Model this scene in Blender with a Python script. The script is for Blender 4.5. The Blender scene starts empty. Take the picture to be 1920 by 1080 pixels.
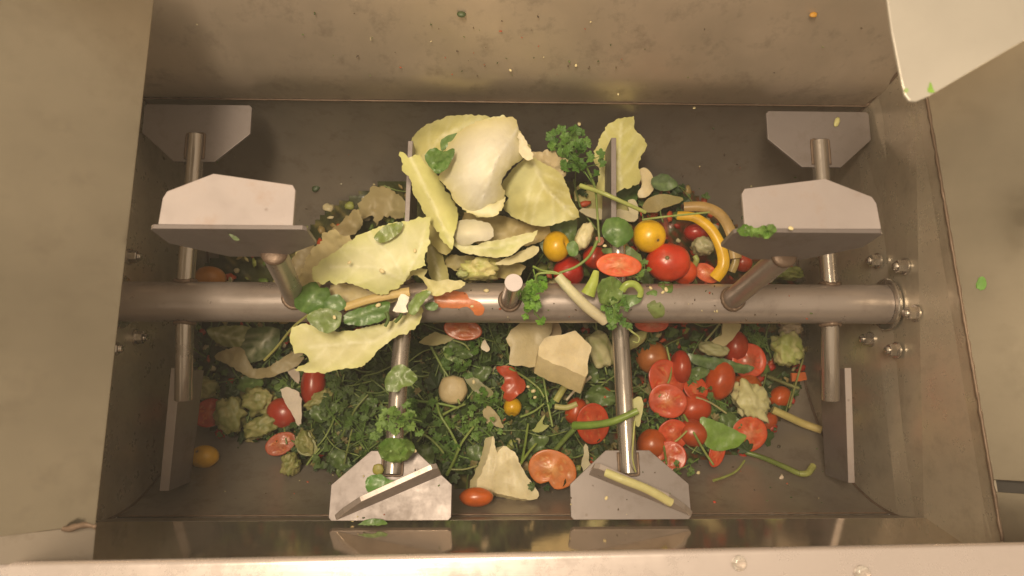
import bpy, bmesh, math, random
import numpy as np
from mathutils import Vector, Matrix, noise
from mathutils.geometry import delaunay_2d_cdt
random.seed(7)
R = math.radians
scn = bpy.context.scene
col = scn.collection

# ------------------------------------------------------------ camera
F = 1300.0                      # focal length in pixels of a 1920 wide frame
CAM = Vector((0.0, 0.0, 1.04))
nadir = Vector(((925 - 960) / F, -(750 - 540) / F, -1.0)).normalized()
zc = -nadir                     # world up in camera axes
xc = (Vector((1, 0, 0)) - zc * zc.x).normalized()
yc = zc.cross(xc)
M3 = Matrix((xc, yc, zc))       # rows: world axes in camera coords -> maps cam vec to world
cd = bpy.data.cameras.new('camera'); cam = bpy.data.objects.new('camera', cd); col.objects.link(cam)
cam.matrix_world = Matrix.Translation(CAM) @ M3.to_4x4()
cd.sensor_width = 36.0; cd.lens = F / 1920 * 36.0; cd.clip_start = 0.02; cd.clip_end = 60
scn.camera = cam
cd.dof.use_dof = True; cd.dof.focus_distance = 1.03; cd.dof.aperture_fstop = 5.0

# ------------------------------------------------------------ light
HAZE = 0.032
w = bpy.data.worlds.new("World"); scn.world = w; w.use_nodes = True
bg = w.node_tree.nodes['Background']
bg.inputs[0].default_value = (1.0, 0.775, 0.53, 1); bg.inputs[1].default_value = 0.70
def area(name, loc, target, size, power, c):
    l = bpy.data.lights.new(name, 'AREA'); l.energy = power; l.color = c; l.size = size[0]; l.shape = 'RECTANGLE'; l.size_y = size[1]
    o = bpy.data.objects.new(name, l); col.objects.link(o); o.location = loc
    o.rotation_euler = (Vector(target) - Vector(loc)).to_track_quat('-Z', 'Y').to_euler()
    return o
area('ceiling_lamp', (-0.30, 0.25, 2.2), (0.0, 0.1, 0), (0.7, 0.3), 41, (1.0, 0.81, 0.58))
scn.view_settings.view_transform = 'Standard'; scn.view_settings.look = 'None'
scn.view_settings.exposure = 0.0; scn.view_settings.gamma = 1.0

# ------------------------------------------------------------ helpers
def ray(px, py):
    return (M3 @ Vector(((px - 960) / F, -(py - 540) / F, -1.0)))
def P(px, py, z):
    d = ray(px, py); t = (z - CAM.z) / d.z
    return CAM + d * t
YS = P(955, 568, 0).y           # shaft axis
TY, TR = 0.150, 0.322           # trough centre and radius
FRY, BKY = TY - TR, TY + TR
def floor_pt(px, py):
    d = ray(px, py); o = CAM
    a = d.y * d.y + d.z * d.z; b = 2 * ((o.y - TY) * d.y + o.z * d.z); c = (o.y - TY) ** 2 + o.z ** 2 - TR ** 2
    q = b * b - 4 * a * c
    if q < 0: q = 0
    t = (-b + math.sqrt(q)) / (2 * a)
    return o + d * t
HC = [(800,760,.085),(1250,700,.085),(1300,800,.05),(450,720,.045),(430,640,.07),(450,860,.0),(1100,650,.11),(700,650,.10),(640,800,.06),
      (850,450,.24),(1050,450,.23),(1250,450,.19),(650,450,.13),(1000,300,.05),(1150,330,.06),(1350,400,.08),(1400,500,.10),(400,520,.06),(900,570,.19),(1200,570,.17),
      (600,570,.13),(1450,630,.07),(1400,860,.0),(1520,800,.0),(560,900,.0),(900,900,.03),(1050,880,.035),(1200,880,.02),(700,860,.045),(330,760,.0),(1530,640,.02),
      (700,360,.03),(560,430,.05),(1480,740,.03),(950,820,.06),(850,880,.04),(1250,860,.02),(330,600,.03),(820,300,.08)]
HCa = np.array(HC)
def pile_h(px, py):
    d2 = (HCa[:,0]-px)**2 + (HCa[:,1]-py)**2 + 900
    w_ = 1.0/d2**1.6
    return float((w_*HCa[:,2]).sum()/w_.sum())
def pz(px, py):
    return floor_pt(px, py).z + pile_h(px, py)

def props(o, label=None, cat=None, group=None, kind=None):
    if label: o['label'] = label
    if cat: o['category'] = cat
    if group: o['group'] = group
    if kind: o['kind'] = kind
    return o
def empty(name, loc, label=None, cat=None, group=None):
    o = bpy.data.objects.new(name, None); col.objects.link(o); o.location = loc; o.empty_display_size = 0.02
    return props(o, label, cat, group)
def mesh_obj(name, verts, faces, m, parent=None, cols=None, smooth=True, origin=None):
    verts = [Vector(v) for v in verts]
    if origin is None:
        if parent is not None: origin = Vector((0,0,0))
        else:
            origin = sum(verts, Vector()) / max(1, len(verts)); origin.z = min(v.z for v in verts)
    base = parent.matrix_world.translation if False else None
    me = bpy.data.meshes.new(name)
    off = origin
    me.from_pydata([v - off for v in verts], [], faces); 
    if smooth: me.polygons.foreach_set('use_smooth', [True] * len(me.polygons))
    me.materials.append(m)
    if cols is not None:
        a = me.color_attributes.new('Col', 'FLOAT_COLOR', 'POINT')
        a.data.foreach_set('color', np.concatenate([np.array(cols, dtype=float)[:, :3], np.ones((len(cols), 1))], axis=1).ravel())
    me.update()
    o = bpy.data.objects.new(name, me); col.objects.link(o)
    if parent is not None:
        o.parent = parent
        # vertices are given in world space: cancel the parents' offsets
        p = parent; s = Vector((0,0,0))
        while p: s += p.location; p = p.parent
        o.location = off - s
    else: o.location = off
    return o

class MB:
    def __init__(s): s.v = []; s.f = []; s.c = []
    def add(s, vs, fs, c=None):
        k = len(s.v); s.v += [Vector(v) for v in vs]; s.f += [tuple(i + k for i in f) for f in fs]
        if c is not None: s.c += (c if isinstance(c, list) else [c] * len(vs))
    def box(s, a, b, c=None):
        (x0,y0,z0),(x1,y1,z1) = a, b
        s.add([(x0,y0,z0),(x1,y0,z0),(x1,y1,z0),(x0,y1,z0),(x0,y0,z1),(x1,y0,z1),(x1,y1,z1),(x0,y1,z1)],
              [(3,2,1,0),(4,5,6,7),(0,1,5,4),(1,2,6,5),(2,3,7,6),(3,0,4,7)], c)
    def tube(s, pts, rad, n=12, c=None, cap=True, flat=1.0, fn=None):
        pts = [Vector(p) for p in pts]; m = len(pts)
        rad = rad if isinstance(rad, (list, tuple)) else [rad] * m
        vs = []; cs = []; up = None
        for i, p in enumerate(pts):
            t = (pts[min(i+1, m-1)] - pts[max(i-1, 0)]).normalized()
            if up is None:
                up = Vector((0,0,1)) if abs(t.z) < .9 else Vector((0,1,0))
            a = (up - t * up.dot(t)).normalized(); b = t.cross(a); up = a
            for k in range(n):
                g = 2 * math.pi * k / n
                rr = rad[i] * (fn(i, k) if fn else 1.0)
                vs.append(p + a * math.cos(g) * rr * flat + b * math.sin(g) * rr)
                if c is not None: cs.append(c[i] if isinstance(c, list) else c)
        fs = [(i*n+k, i*n+(k+1)%n, (i+1)*n+(k+1)%n, (i+1)*n+k) for i in range(m-1) for k in range(n)]
        if cap: fs += [tuple(range(n))[::-1], tuple((m-1)*n+k for k in range(n))]
        s.add(vs, fs, cs if c is not None else None)
    def lathe(s, o, ax, prof, n=24, c=None):
        # prof: (distance along axis, radius)
        o = Vector(o); ax = Vector(ax).normalized(); u = ax.orthogonal().normalized(); v = ax.cross(u)
        vs = []
        for (h, r) in prof:
            for k in range(n):
                g = 2*math.pi*k/n; vs.append(o + ax*h + (u*math.cos(g) + v*math.sin(g))*r)
        m = len(prof)
        fs = [(i*n+k, i*n+(k+1)%n, (i+1)*n+(k+1)%n, (i+1)*n+k) for i in range(m-1) for k in range(n)]
        fs += [tuple(range(n))[::-1], tuple((m-1)*n+k for k in range(n))]
        s.add(vs, fs, c)
    def obj(s, name, m, parent=None, smooth=True, bevel=0, origin=None, auto=None):
        o = mesh_obj(name, s.v, s.f, m, parent, s.c if s.c else None, smooth, origin)
        if bevel:
            b = o.modifiers.new('bevel', 'BEVEL'); b.width = bevel; b.segments = 2; b.limit_method = 'ANGLE'; b.angle_limit = R(40)
        if auto:
            o.data.set_sharp_from_angle(angle=R(auto))
        return o

# ------------------------------------------------------------ materials
def nm(name):
    m = bpy.data.materials.new(name); m.use_nodes = True; nt = m.node_tree
    return m, nt, nt.nodes['Principled BSDF']
def N(nt, t, **k):
    n = nt.nodes.new(t)
    for a, b in k.items():
        if a in n.inputs: n.inputs[a].default_value = b
        else: setattr(n, a, b)
    return n
def ramp(nt, src, stops):
    r = nt.nodes.new('ShaderNodeValToRGB'); e = r.color_ramp.elements
    while len(e) < len(stops): e.new(0.5)
    for i, (p, c) in enumerate(stops):
        e[i].position = p; e[i].color = (c if hasattr(c, '__len__') else (c, c, c)) + ((1,) if not hasattr(c, '__len__') or len(c) == 3 else ())
    nt.links.new(src, r.inputs[0]); return r
def steel(name, c0, c1, rough, brush=(1, 30, 1), stain=0.5, stainc=(.10,.065,.04), metal=0.5, rvar=.12, bump=.05, spots=True, nsc=3.2):
    m, nt, b = nm(name); L = nt.links.new
    tc = N(nt, 'ShaderNodeTexCoord'); 
    n1 = N(nt, 'ShaderNodeTexNoise', Scale=nsc, Detail=6.0, Roughness=.55); L(tc.outputs['Object'], n1.inputs['Vector'])
    r1 = ramp(nt, n1.outputs['Fac'], [(.3, c0), (.7, c1)])
    n2 = N(nt, 'ShaderNodeTexNoise', Scale=22.0, Detail=8.0, Roughness=.72); L(tc.outputs['Object'], n2.inputs['Vector'])
    r2 = ramp(nt, n2.outputs['Fac'], [(.52, 0.0), (.78, stain)])
    mx = N(nt, 'ShaderNodeMix', data_type='RGBA'); L(r2.outputs[0], mx.inputs[0]); L(r1.outputs[0], mx.inputs[6]); mx.inputs[7].default_value = stainc + (1,)
    out = mx.outputs[2]
    if spots:
        v = N(nt, 'ShaderNodeTexVoronoi', Scale=38.0, Randomness=1.0); L(tc.outputs['Object'], v.inputs['Vector'])
        r3 = ramp(nt, v.outputs['Distance'], [(.04, .45), (.10, 0.0)])
        n5 = N(nt, 'ShaderNodeTexNoise', Scale=9.0, Detail=2.0); L(tc.outputs['Object'], n5.inputs['Vector'])
        r5 = ramp(nt, n5.outputs['Fac'], [(.56, 0.0), (.68, 1.0)])
        mm = N(nt, 'ShaderNodeMath', operation='MULTIPLY'); L(r3.outputs[0], mm.inputs[0]); L(r5.outputs[0], mm.inputs[1])
        mx2 = N(nt, 'ShaderNodeMix', data_type='RGBA'); L(mm.outputs[0], mx2.inputs[0]); L(out, mx2.inputs[6]); mx2.inputs[7].default_value = (.12,.08,.05,1)
        out = mx2.outputs[2]
    L(out, b.inputs['Base Color'])
    b.inputs['Metallic'].default_value = metal
    rr = ramp(nt, n2.outputs['Fac'], [(.3, max(.03, rough - rvar)), (.75, rough + rvar)]); L(rr.outputs[0], b.inputs['Roughness'])
    mp = N(nt, 'ShaderNodeMapping'); mp.inputs['Scale'].default_value = brush; L(tc.outputs['Object'], mp.inputs[0])
    n3 = N(nt, 'ShaderNodeTexNoise', Scale=12.0, Detail=6.0, Roughness=.7); L(mp.outputs[0], n3.inputs['Vector'])
    bp = N(nt, 'ShaderNodeBump', Strength=bump, Distance=.004); L(n3.outputs['Fac'], bp.inputs['Height']); L(bp.outputs[0], b.inputs['Normal'])
    return m
def veg(name, rough=.4, sss=.1, bump=.25, bscale=60., var=.25, coat=0., vscale=18.):
    m, nt, b = nm(name); L = nt.links.new
    at = N(nt, 'ShaderNodeAttribute', attribute_name='Col')
    tc = N(nt, 'ShaderNodeTexCoord')
    n1 = N(nt, 'ShaderNodeTexNoise', Scale=vscale, Detail=6.0, Roughness=.65); L(tc.outputs['Object'], n1.inputs['Vector'])
    r = ramp(nt, n1.outputs['Fac'], [(.25, 1 - var), (.75, 1 + var * .6)])
    mx = N(nt, 'ShaderNodeMix', data_type='RGBA', blend_type='MULTIPLY'); mx.inputs[0].default_value = 1
    L(at.outputs['Color'], mx.inputs[6]); L(r.outputs[0], mx.inputs[7]); L(mx.outputs[2], b.inputs['Base Color'])
    b.inputs['Roughness'].default_value = rough; b.inputs['Subsurface Weight'].default_value = sss
    b.inputs['Subsurface Radius'].default_value = (.01, .008, .004); b.inputs['Subsurface Scale'].default_value = .4
    b.inputs['Coat Weight'].default_value = coat; b.inputs['Coat Roughness'].default_value = .15
    n2 = N(nt, 'ShaderNodeTexNoise', Scale=bscale, Detail=4.0, Roughness=.6); L(tc.outputs['Object'], n2.inputs['Vector'])
    bp = N(nt, 'ShaderNodeBump', Strength=bump, Distance=.002); L(n2.outputs['Fac'], bp.inputs['Height']); L(bp.outputs[0], b.inputs['Normal'])
    return m
S_WALL = steel('stainless_back', (0.332,0.283,0.222), (0.614,0.519,0.421), .42, (1, 1, 20), .55, metal=.5)  # tone range widened so cloudy colour suggests soft reflections
S_FLOOR = steel('stainless_trough', (0.236,0.206,0.175), (0.383,0.331,0.274), .42, (1, 6, 6), .6)
S_END = steel('stainless_end', (0.418,0.378,0.302), (0.661,0.581,0.462), .33, (8, 1, 1), .4, metal=.55)
S_PANEL = steel('stainless_panel', (0.255,0.224,0.167), (0.401,0.354,0.269), .20, (3, 1, 1), .25, bump=.012, spots=False, metal=.85, rvar=.05)  # wide tone spread paints blurred reflections along with wipe smears
S_MIRROR = steel('stainless_polished', (0.750,0.675,0.570), (0.840,0.750,0.630), .09, (1, 1, 10), .25, rvar=.04, bump=.015, metal=.92)
S_RIM = steel('stainless_rim', (0.640,0.569,0.546), (0.671,0.599,0.577), .30, (1, 20, 1), .1, bump=.03, spots=False, metal=.6)
S_SHAFT = steel('stainless_shaft', (0.331,0.287,0.265), (0.409,0.355,0.327), .36, (1, 14, 14), .45, bump=.06)
S_ROD = steel('stainless_rod', (0.400,0.360,0.320), (0.480,0.432,0.384), .24, (10, 1, 1), .35, metal=.8)
S_PLATE = steel('stainless_paddle', (0.209,0.181,0.176), (0.247,0.218,0.209), .46, (1, 4, 1), .5, bump=.05, metal=.4)
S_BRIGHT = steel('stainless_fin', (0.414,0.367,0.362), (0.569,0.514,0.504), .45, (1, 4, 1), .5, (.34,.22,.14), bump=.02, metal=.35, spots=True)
S_FLAP = steel('stainless_flap', (0.478,0.451,0.402), (0.636,0.605,0.541), .36, (1, 4, 1), .08, bump=.02, metal=.5, spots=False)
S_BOLT = steel('stainless_bolt', (.5,.46,.41), (.6,.55,.5), .26, (1, 1, 1), .5, metal=.9)
S_WELD = steel('weld_bead', (.11,.07,.045), (.24,.17,.12), .5, (1, 1, 1), .8, metal=.4, bump=.8)
S_DARK = steel('sealant_gap', (.03,.025,.02), (.06,.05,.04), .7, metal=0.)

# ------------------------------------------------------------ the tank
tank = empty('mixing_tank', (0, TY, -TR), 'brown grey stainless steel trough tank with curved floor holding the kitchen scraps', 'tank')
XE = 0.605; XW = -0.558    # right and left end walls
XF, ZF, XB, ZB = .622, .172, .600, .142      # the seam rises slightly towards the front
def seam(y): t = (y + .17)/.64; return XF + (XB-XF)*t, ZF + (ZB-ZF)*t
def sheet_profile(name, prof, x0, x1, m, parent, th=.004, nx=1, flipn=False):
    # prof: list of (y,z), extruded in x with thickness to the outside
    n = len(prof); vs = []; fs = []
    nor = []
    for i in range(n):
        a = Vector(prof[max(0, i-1)]); b = Vector(prof[min(n-1, i+1)]); t = (b - a).normalized(); nor.append(Vector((t.y, -t.x)))
    for x in (x0, x1):
        for i, (y, z) in enumerate(prof): vs.append((x, y, z))
        for i, (y, z) in enumerate(prof):
            o = nor[i] * th * (-1 if flipn else 1); vs.append((x, y + o.x, z + o.y))
    q = 2 * n
    for i in range(n-1):
        fs.append((i, i+1, q+i+1, q+i)); fs.append((n+i, q+n+i, q+n+i+1, n+i+1))
        fs.append((i, n+i, n+i+1, i+1)); fs.append((q+i, q+i+1, q+n+i+1, q+n+i))
    fs.append((0, q, q+n, n)); fs.append((n-1, 2*n-1, q+2*n-1, q+n-1))
    o = mesh_obj(name, vs, fs, m, parent, smooth=True); o.data.set_sharp_from_angle(angle=R(30)); return o
arc = [(TY + TR*math.cos(R(a)), TR*math.sin(R(a))) for a in np.linspace(180+8, 360-2, 48)]
sheet_profile('trough_floor', arc, XW, XE, S_FLOOR, tank)
zf, zb = arc[0][1], arc[-1][1]
sheet_profile('front_collar', [(FRY+.008, .040), (FRY-.001, zf-.004)], XW, XE, S_FLOOR, tank)
sheet_profile('back_wall', [(BKY+.001, zb-.002), (BKY+.002, .03), (BKY+.0035, .05), (BKY+.007, .064), (BKY+.0125, .078), (BKY+.022, .102), (BKY+.06, .198), (BKY+.30, .80)], -1.05, 1.05, S_WALL, tank)
sheet_profile('front_wall', [(FRY+.008-.28*.36, .28+.041), (FRY+.008, .041)], -1.0, 1.0, S_MIRROR, tank)
# weld lines
for (y, z, nme) in ((BKY-.001, zb+.002, 0), (FRY+.002, zf+.002, 0)):
    mb = MB(); pts = []; k = 160
    for i in range(k+1):
        x = XW + (XE-XW)*i/k; pts.append((x, y, z + .0008*noise.noise(Vector((x*40, 0, 1)))))
    mb.tube(pts, [.0015 + .0010*noise.noise(Vector((i*.7, 3, 1))) for i in range(k+1)], 6); mb.obj('weld_seam', S_WELD, tank)
def hexbolt(parent, c, ax):
    c = Vector(c); ax = Vector(ax)
    mb = MB(); mb.lathe(c, ax, [(0, .0125), (.0025, .0125), (.003, .0118)], 20); b = mb.obj('bolt', S_BOLT, parent, auto=30)
    u = ax.orthogonal().normalized(); v = ax.cross(u)
    mb = MB(); vs = []
    for h, r in ((.003, .0098), (.0125, .0098), (.0135, .0085)):
        for k in range(6):
            g = math.pi*k/3 + .3; vs.append(c + ax*h + (u*math.cos(g) + v*math.sin(g))*r)
    mb.add(vs, [(i*6+k, i*6+(k+1)%6, i*6+6+(k+1)%6, i*6+6+k) for i in range(2) for k in range(6)] + [tuple(range(6))[::-1], tuple(12+k for k in range(6))])
    mb.lathe(c, ax, [(.0137, .0060)] + [(.014 + .001*i, .0060 if i % 2 else .0054) for i in range(4)] + [(.0185, .0046), (.0192, .002)], 16)
    mb.obj('nut', S_BOLT, b, auto=30)
for sx in (-1, 1):
    mb = MB()
    xe = XE if sx > 0 else XW
    prof = [(FRY-.12, .15), (FRY-.12, .02), (FRY-.004, -.02)] + [(TY + (TR+.003)*math.cos(R(a)), (TR+.003)*math.sin(R(a))) for a in np.linspace(184, 360, 40)] + [(BKY+.10, 0), (BKY+.10, .15)]
    k = len(prof); x0 = xe; x1 = xe + sx*.005
    mb.add([(x0, y, z) for y, z in prof] + [(x1, y, z) for y, z in prof], [tuple(range(k)) if sx < 0 else tuple(range(k))[::-1], tuple(k+i for i in range(k))] + [(i, (i+1) % k, k+(i+1) % k, k+i) for i in range(k)])
    if sx > 0:
        for q in mb.v:
            if q.z > .1: X_, Z_ = seam(q.y); q.x += X_ - XE - .0; q.z = Z_ - .001
    e = mb.obj('end_wall', S_END, tank, smooth=False)
    for j in range(6):
        a = R(48 + 60*j); hexbolt(e, (xe, YS + .073*math.cos(a), .0 + .073*math.sin(a)), (-sx, 0, 0))
    mb = MB(); mb.lathe((xe, YS, 0), (-sx, 0, 0), [(0, .040), (.004, .040), (.0055, .0385)], 48); mb.obj('shaft_collar', S_BOLT, e, auto=30)
    mb = MB(); pts = []
    for i in range(60):
        g = math.pi*i/59
        pts.append((xe - sx*.0015, TY+TR*math.cos(-g), TR*math.sin(-g)))
    mb.tube(pts, .0025, 6); mb.obj('corner_weld', S_WELD, e)
    mb = MB(); mb.tube([(xe - sx*.001, BKY+.001+.0006*i, zb+.0058*i) for i in range(26)], .003, 6); mb.obj('corner_weld', S_WELD, e)
# right hopper panel, sloping outwards above the end wall
def slab(name, a, b, c, d, th, m, parent, bev=.001):
    a, b, c, d = map(Vector, (a, b, c, d)); n = (b-a).cross(d-a).normalized()*th
    vs = [a, b, c, d, a-n, b-n, c-n, d-n]
    o = mesh_obj(name, vs, [(0,1,2,3),(7,6,5,4),(0,4,5,1),(1,5,6,2),(2,6,7,3),(3,7,4,0)], m, parent, smooth=False)
    if bev:
        bb = o.modifiers.new('bevel', 'BEVEL'); bb.width = bev; bb.segments = 2
    return o
ang = R(42)
def hop(s, x0, z0): return (x0 + s*math.cos(ang), z0 + s*math.sin(ang))
xa, za = hop(.001, XE, .152); xb, zb2 = hop(.55, XE, .152)
def hp(y, s): x, z = seam(y); return (x + s*math.cos(ang), y, z + s*math.sin(ang))
slab('hopper_panel', hp(-.098,0), hp(-.098,.55), hp(.85,.55), hp(.62,0), .004, S_PANEL, tank)
slab('hopper_panel', hp(-.40,0), hp(-.40,.55), hp(-.112,.55), hp(-.112,0), .004, S_PANEL, tank)
g0 = Vector((.010, 0, -.010)); slab('panel_gap', Vector(hp(-.12,0))+g0, Vector(hp(-.12,.5))+g0, Vector(hp(-.09,.5))+g0, Vector(hp(-.09,0))+g0, .004, S_DARK, tank, 0)
mb = MB(); k = 90; mb.tube([(seam(-.17+.66*i/k)[0]-.0005+.0008*noise.noise(Vector((i*.5,0,0))), -.17+.66*i/k, seam(-.17+.66*i/k)[1]) for i in range(k+1)], [.0022+.0014*noise.noise(Vector((i*.6,2,0))) for i in range(k+1)], 6); mb.obj('weld_seam', S_WELD, tank)
# left chute panel: lower edge higher than the end wall
pl0 = P(290, 0, .28); pl1 = P(180, 985, .28)
xl = (pl0.x + pl1.x)/2
pv = P(0, 1005, .36)
slab('chute_panel', (pl1.x-.45, -.135, .28+.45*.95), (pl1.x, pl1.y, .28), (pl0.x, pl0.y+.03, .28), (pl0.x-.45, pl0.y+.25, .28+.45*.95), .004, S_PANEL, tank)
slab('reflection_fill', (pl1.x-.12, -.143, .279+.12*.95), (pl1.x, -.166, .279), (pl1.x, pl1.y+.004, .279), (pl1.x-.12, -.131, .279+.12*.95), .003, S_FLOOR, tank)  # added plate; its matte tone stands in for the panel's reflection
# front rim near the camera
ry = P(960, 1036, .33)
mb = MB(); x0, x1 = -1.2, 1.2
rp = []
for i in range(9):
    g = R(-60 + 150*i/8); rp.append((ry.y - .006 + .006*math.cos(g), .33 - .006 + .006*math.sin(g)))
rp += [(ry.y-.05, .3305), (ry.y-.30, .332), (ry.y-.30, .325), (ry.y-.02, .318)]
k = len(rp); vs = []
for x, t in ((x0, -.0165), (x1, .0145)):
    vs += [(x, y + t, z) for y, z in rp]
mb.add(vs, [(i, (i+1) % k, k+(i+1) % k, k+i) for i in range(k)] + [tuple(range(k))[::-1], tuple(k+i for i in range(k))])
rim = mb.obj('front_rim', S_RIM, tank, auto=40)
# sealant smear along the foot of the chute panel
mb = MB(); mb.tube([P(-60 + 6.5*i, 1003 - i*.40 - 5*math.sin(i*.33)**2 + 2*noise.noise(Vector((i*.4,0,0))), .30) for i in range(38)], [.0030+.0025*noise.noise(Vector((i*.35,7,0))) for i in range(38)], 8, flat=.5); mb.obj('sealant', S_WELD, tank)
DROP, dnt, db_ = nm('water_drop'); db_.inputs['Base Color'].default_value = (.95,.9,.85,1); db_.inputs['Roughness'].default_value = .05; db_.inputs['Transmission Weight'].default_value = .8; db_.inputs['IOR'].default_value = 1.33
for (dx_, dy_, dr_), lb in zip(((1386,1056,14),(1617,1076,15)), ('clear water drop on the front rim left of the other drop', 'clear water drop at the lower edge of the front rim')):
    c_ = P(dx_, dy_, .3312); r_ = dr_*.71/F
    mb = MB(); mb.lathe(c_, (0,0,1), [(0, r_), (r_*.25, r_*.93), (r_*.42, r_*.7), (r_*.5, r_*.35), (r_*.52, r_*.05)], 24); props(mb.obj('water_drop', DROP), lb, 'water drop')
# the blade-like flap reaching in at top right
flap = [(1655,-60),(1672,60),(1690,150),(1697,178),(1706,189),(1718,190),(1740,181),(1830,128),(1920,76),(2050,5),(2050,-60)]
fv = [P(x, y, .50) for x, y in flap]
mb = MB(); k = len(fv); dn = Vector((0,0,-.003))
mb.add(fv + [v + dn for v in fv], [tuple(range(k)), tuple(range(k, 2*k))[::-1]] + [(i, k+i, k+(i+1)%k, (i+1)%k) for i in range(k)])
fl = mb.obj('guard_plate', S_FLAP, None, smooth=False, bevel=.0008)
props(fl, 'pale bright steel plate corner hanging into the top right of the frame over the tank', 'metal plate')

# ------------------------------------------------------------ the shaft with arms and paddles
shaft = empty('mixing_shaft', (0, YS, 0), 'long grey steel mixer shaft with welded arms and paddle blades lying across the scraps', 'mixer shaft')
mb = MB(); mb.lathe((XW+.006, YS, 0), (1, 0, 0), [(0, .030), (.01, .030)] + [((XE-XW-.012)*i/30, .030) for i in range(1, 30)] + [(XE-XW-.012, .030)], 48); mb.obj('shaft_pipe', S_SHAFT, shaft, auto=40)
def sd(deg):  # direction in the y-z plane, degrees above the forward (towards viewer) horizontal
    return Vector((0, -math.cos(R(deg)), math.sin(R(deg))))
def arm(x, deg, r1, dx=0, rr=.0128, m=None):
    d = sd(deg); a = Vector((x, YS, 0)) + d*.026; b = Vector((x + dx, YS, 0)) + d*r1
    mb = MB(); ax = (b-a); L_ = ax.length
    mb.lathe(a, ax, [(0, rr), (L_-.0012, rr), (L_, rr-.0012)], 28); o = mb.obj('arm', m or S_ROD, shaft, auto=35)
    mb = MB(); pts = []; axn = ax.normalized(); u = axn.orthogonal().normalized(); v = axn.cross(u)
    for i in range(41):
        g = 2*math.pi*i/40
        q = a + (u*math.cos(g) + v*math.sin(g))*(rr+.001)
        # ride on the pipe surface
        dy = q.y - YS; h = Vector((0, dy, q.z)); s_ = q.x
        # project along arm direction to the pipe radius
        per = h - d*h.dot(d); along = math.sqrt(max(0, .0305**2 - per.length_squared))
        pts.append(Vector((s_, YS, 0)) + per + d*along + d*.001)
    mb.tube(pts, [.0035 + .0014*noise.noise(Vector((i*1.7, x, deg))) for i in range(41)], 6, cap=False); mb.obj('weld_ring', S_WELD, o)
    return o, a, b, d
PL = [(.031,0),(.083,.046),(.083,.089),(.079,.093),(-.079,.093),(-.083,.089),(-.083,.046),(-.031,0)]
def plate(x, deg, r0, normal_x=False, dx=0, m=None, sideoff=0.0, flipw=False):
    # radial trapezoid: narrow end at r0, wide end outside
    d = sd(deg); c = Vector((x, YS, 0))
    u = Vector((1, 0, 0)); n = u.cross(d)            # face normal
    th = .005
    pts = [c + u*(a + dx) + d*(r0 + b) for a, b in PL]
    mb = MB(); k = len(pts)
    mb.add([p + n*th/2 for p in pts] + [p - n*th/2 for p in pts], [tuple(range(k)), tuple(range(k, 2*k))[::-1]] + [(i, k+i, k+(i+1)%k, (i+1)%k) for i in range(k)])
    return mb.obj('paddle', m or S_PLATE, shaft, smooth=False, bevel=.0007), d, n
def slot_weld(parent, x, deg, r0, r1, dx=0, rr=.0128):
    d = sd(deg); c = Vector((x + dx, YS, 0)); u = Vector((1, 0, 0)); n = -(u.cross(d))
    if n.z < 0: n = -n
    pts = []
    for i in range(12): pts.append(c + u*(rr+.001) + d*(r0 + (r1-r0)*i/11) + n*.0028)
    for i in range(1, 8): pts.append(c + u*(rr+.001)*(1-2*i/8) + d*(r1+.001) + n*.0028)
    for i in range(12): pts.append(c - u*(rr+.001) + d*(r1 + (r0-r1)*i/11) + n*.0028)
    mb = MB(); mb.tube(pts, [.0022 + .0009*noise.noise(Vector((i*1.7, x, deg))) for i in range(len(pts))], 6); mb.obj('weld_bead', S_WELD, parent)
def fin(parent, x, deg, r0, sgn, p0, p1, prof, m=None, side=1, th=.0045, lean=0.0):
    # plate standing on the paddle face along the line p0-p1 (u, radial), outline prof = (t along 0..1, height)
    d = sd(deg); c = Vector((x, YS, 0)); u = Vector((1, 0, 0)); n = -(u.cross(d)) * side
    a = c + u*p0[0] + d*(r0+p0[1]); b = c + u*p1[0] + d*(r0+p1[1]); t = (b-a); wv = t.normalized().cross(n)
    pts = [a + t*s + n*(h+.0025) + (wv if wv.y > 0 else -wv)*h*lean for s, h in prof]; k = len(pts)
    mb = MB(); mb.add([p + wv*th/2 for p in pts] + [p - wv*th/2 for p in pts], [tuple(range(k)), tuple(range(k, 2*k))[::-1]] + [(i, k+i, k+(i+1)%k, (i+1)%k) for i in range(k)])
    return mb.obj('fin', m or S_PLATE, parent, smooth=False, bevel=.0006)
def side_blade(x, deg, y0, y1, z0, z1, lean=0.0, m=None):
    # blade whose faces look left and right; polygon in y,z
    th = .005
    pts = [(y0, z0), (y0, z1+.02), (y0-.02 if y0 > y1 else y0+.02, z1), (y1, z1), (y1, z0)]
    return pts
xs = lambda px, z=0: P(px, 568, z).x
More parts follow.
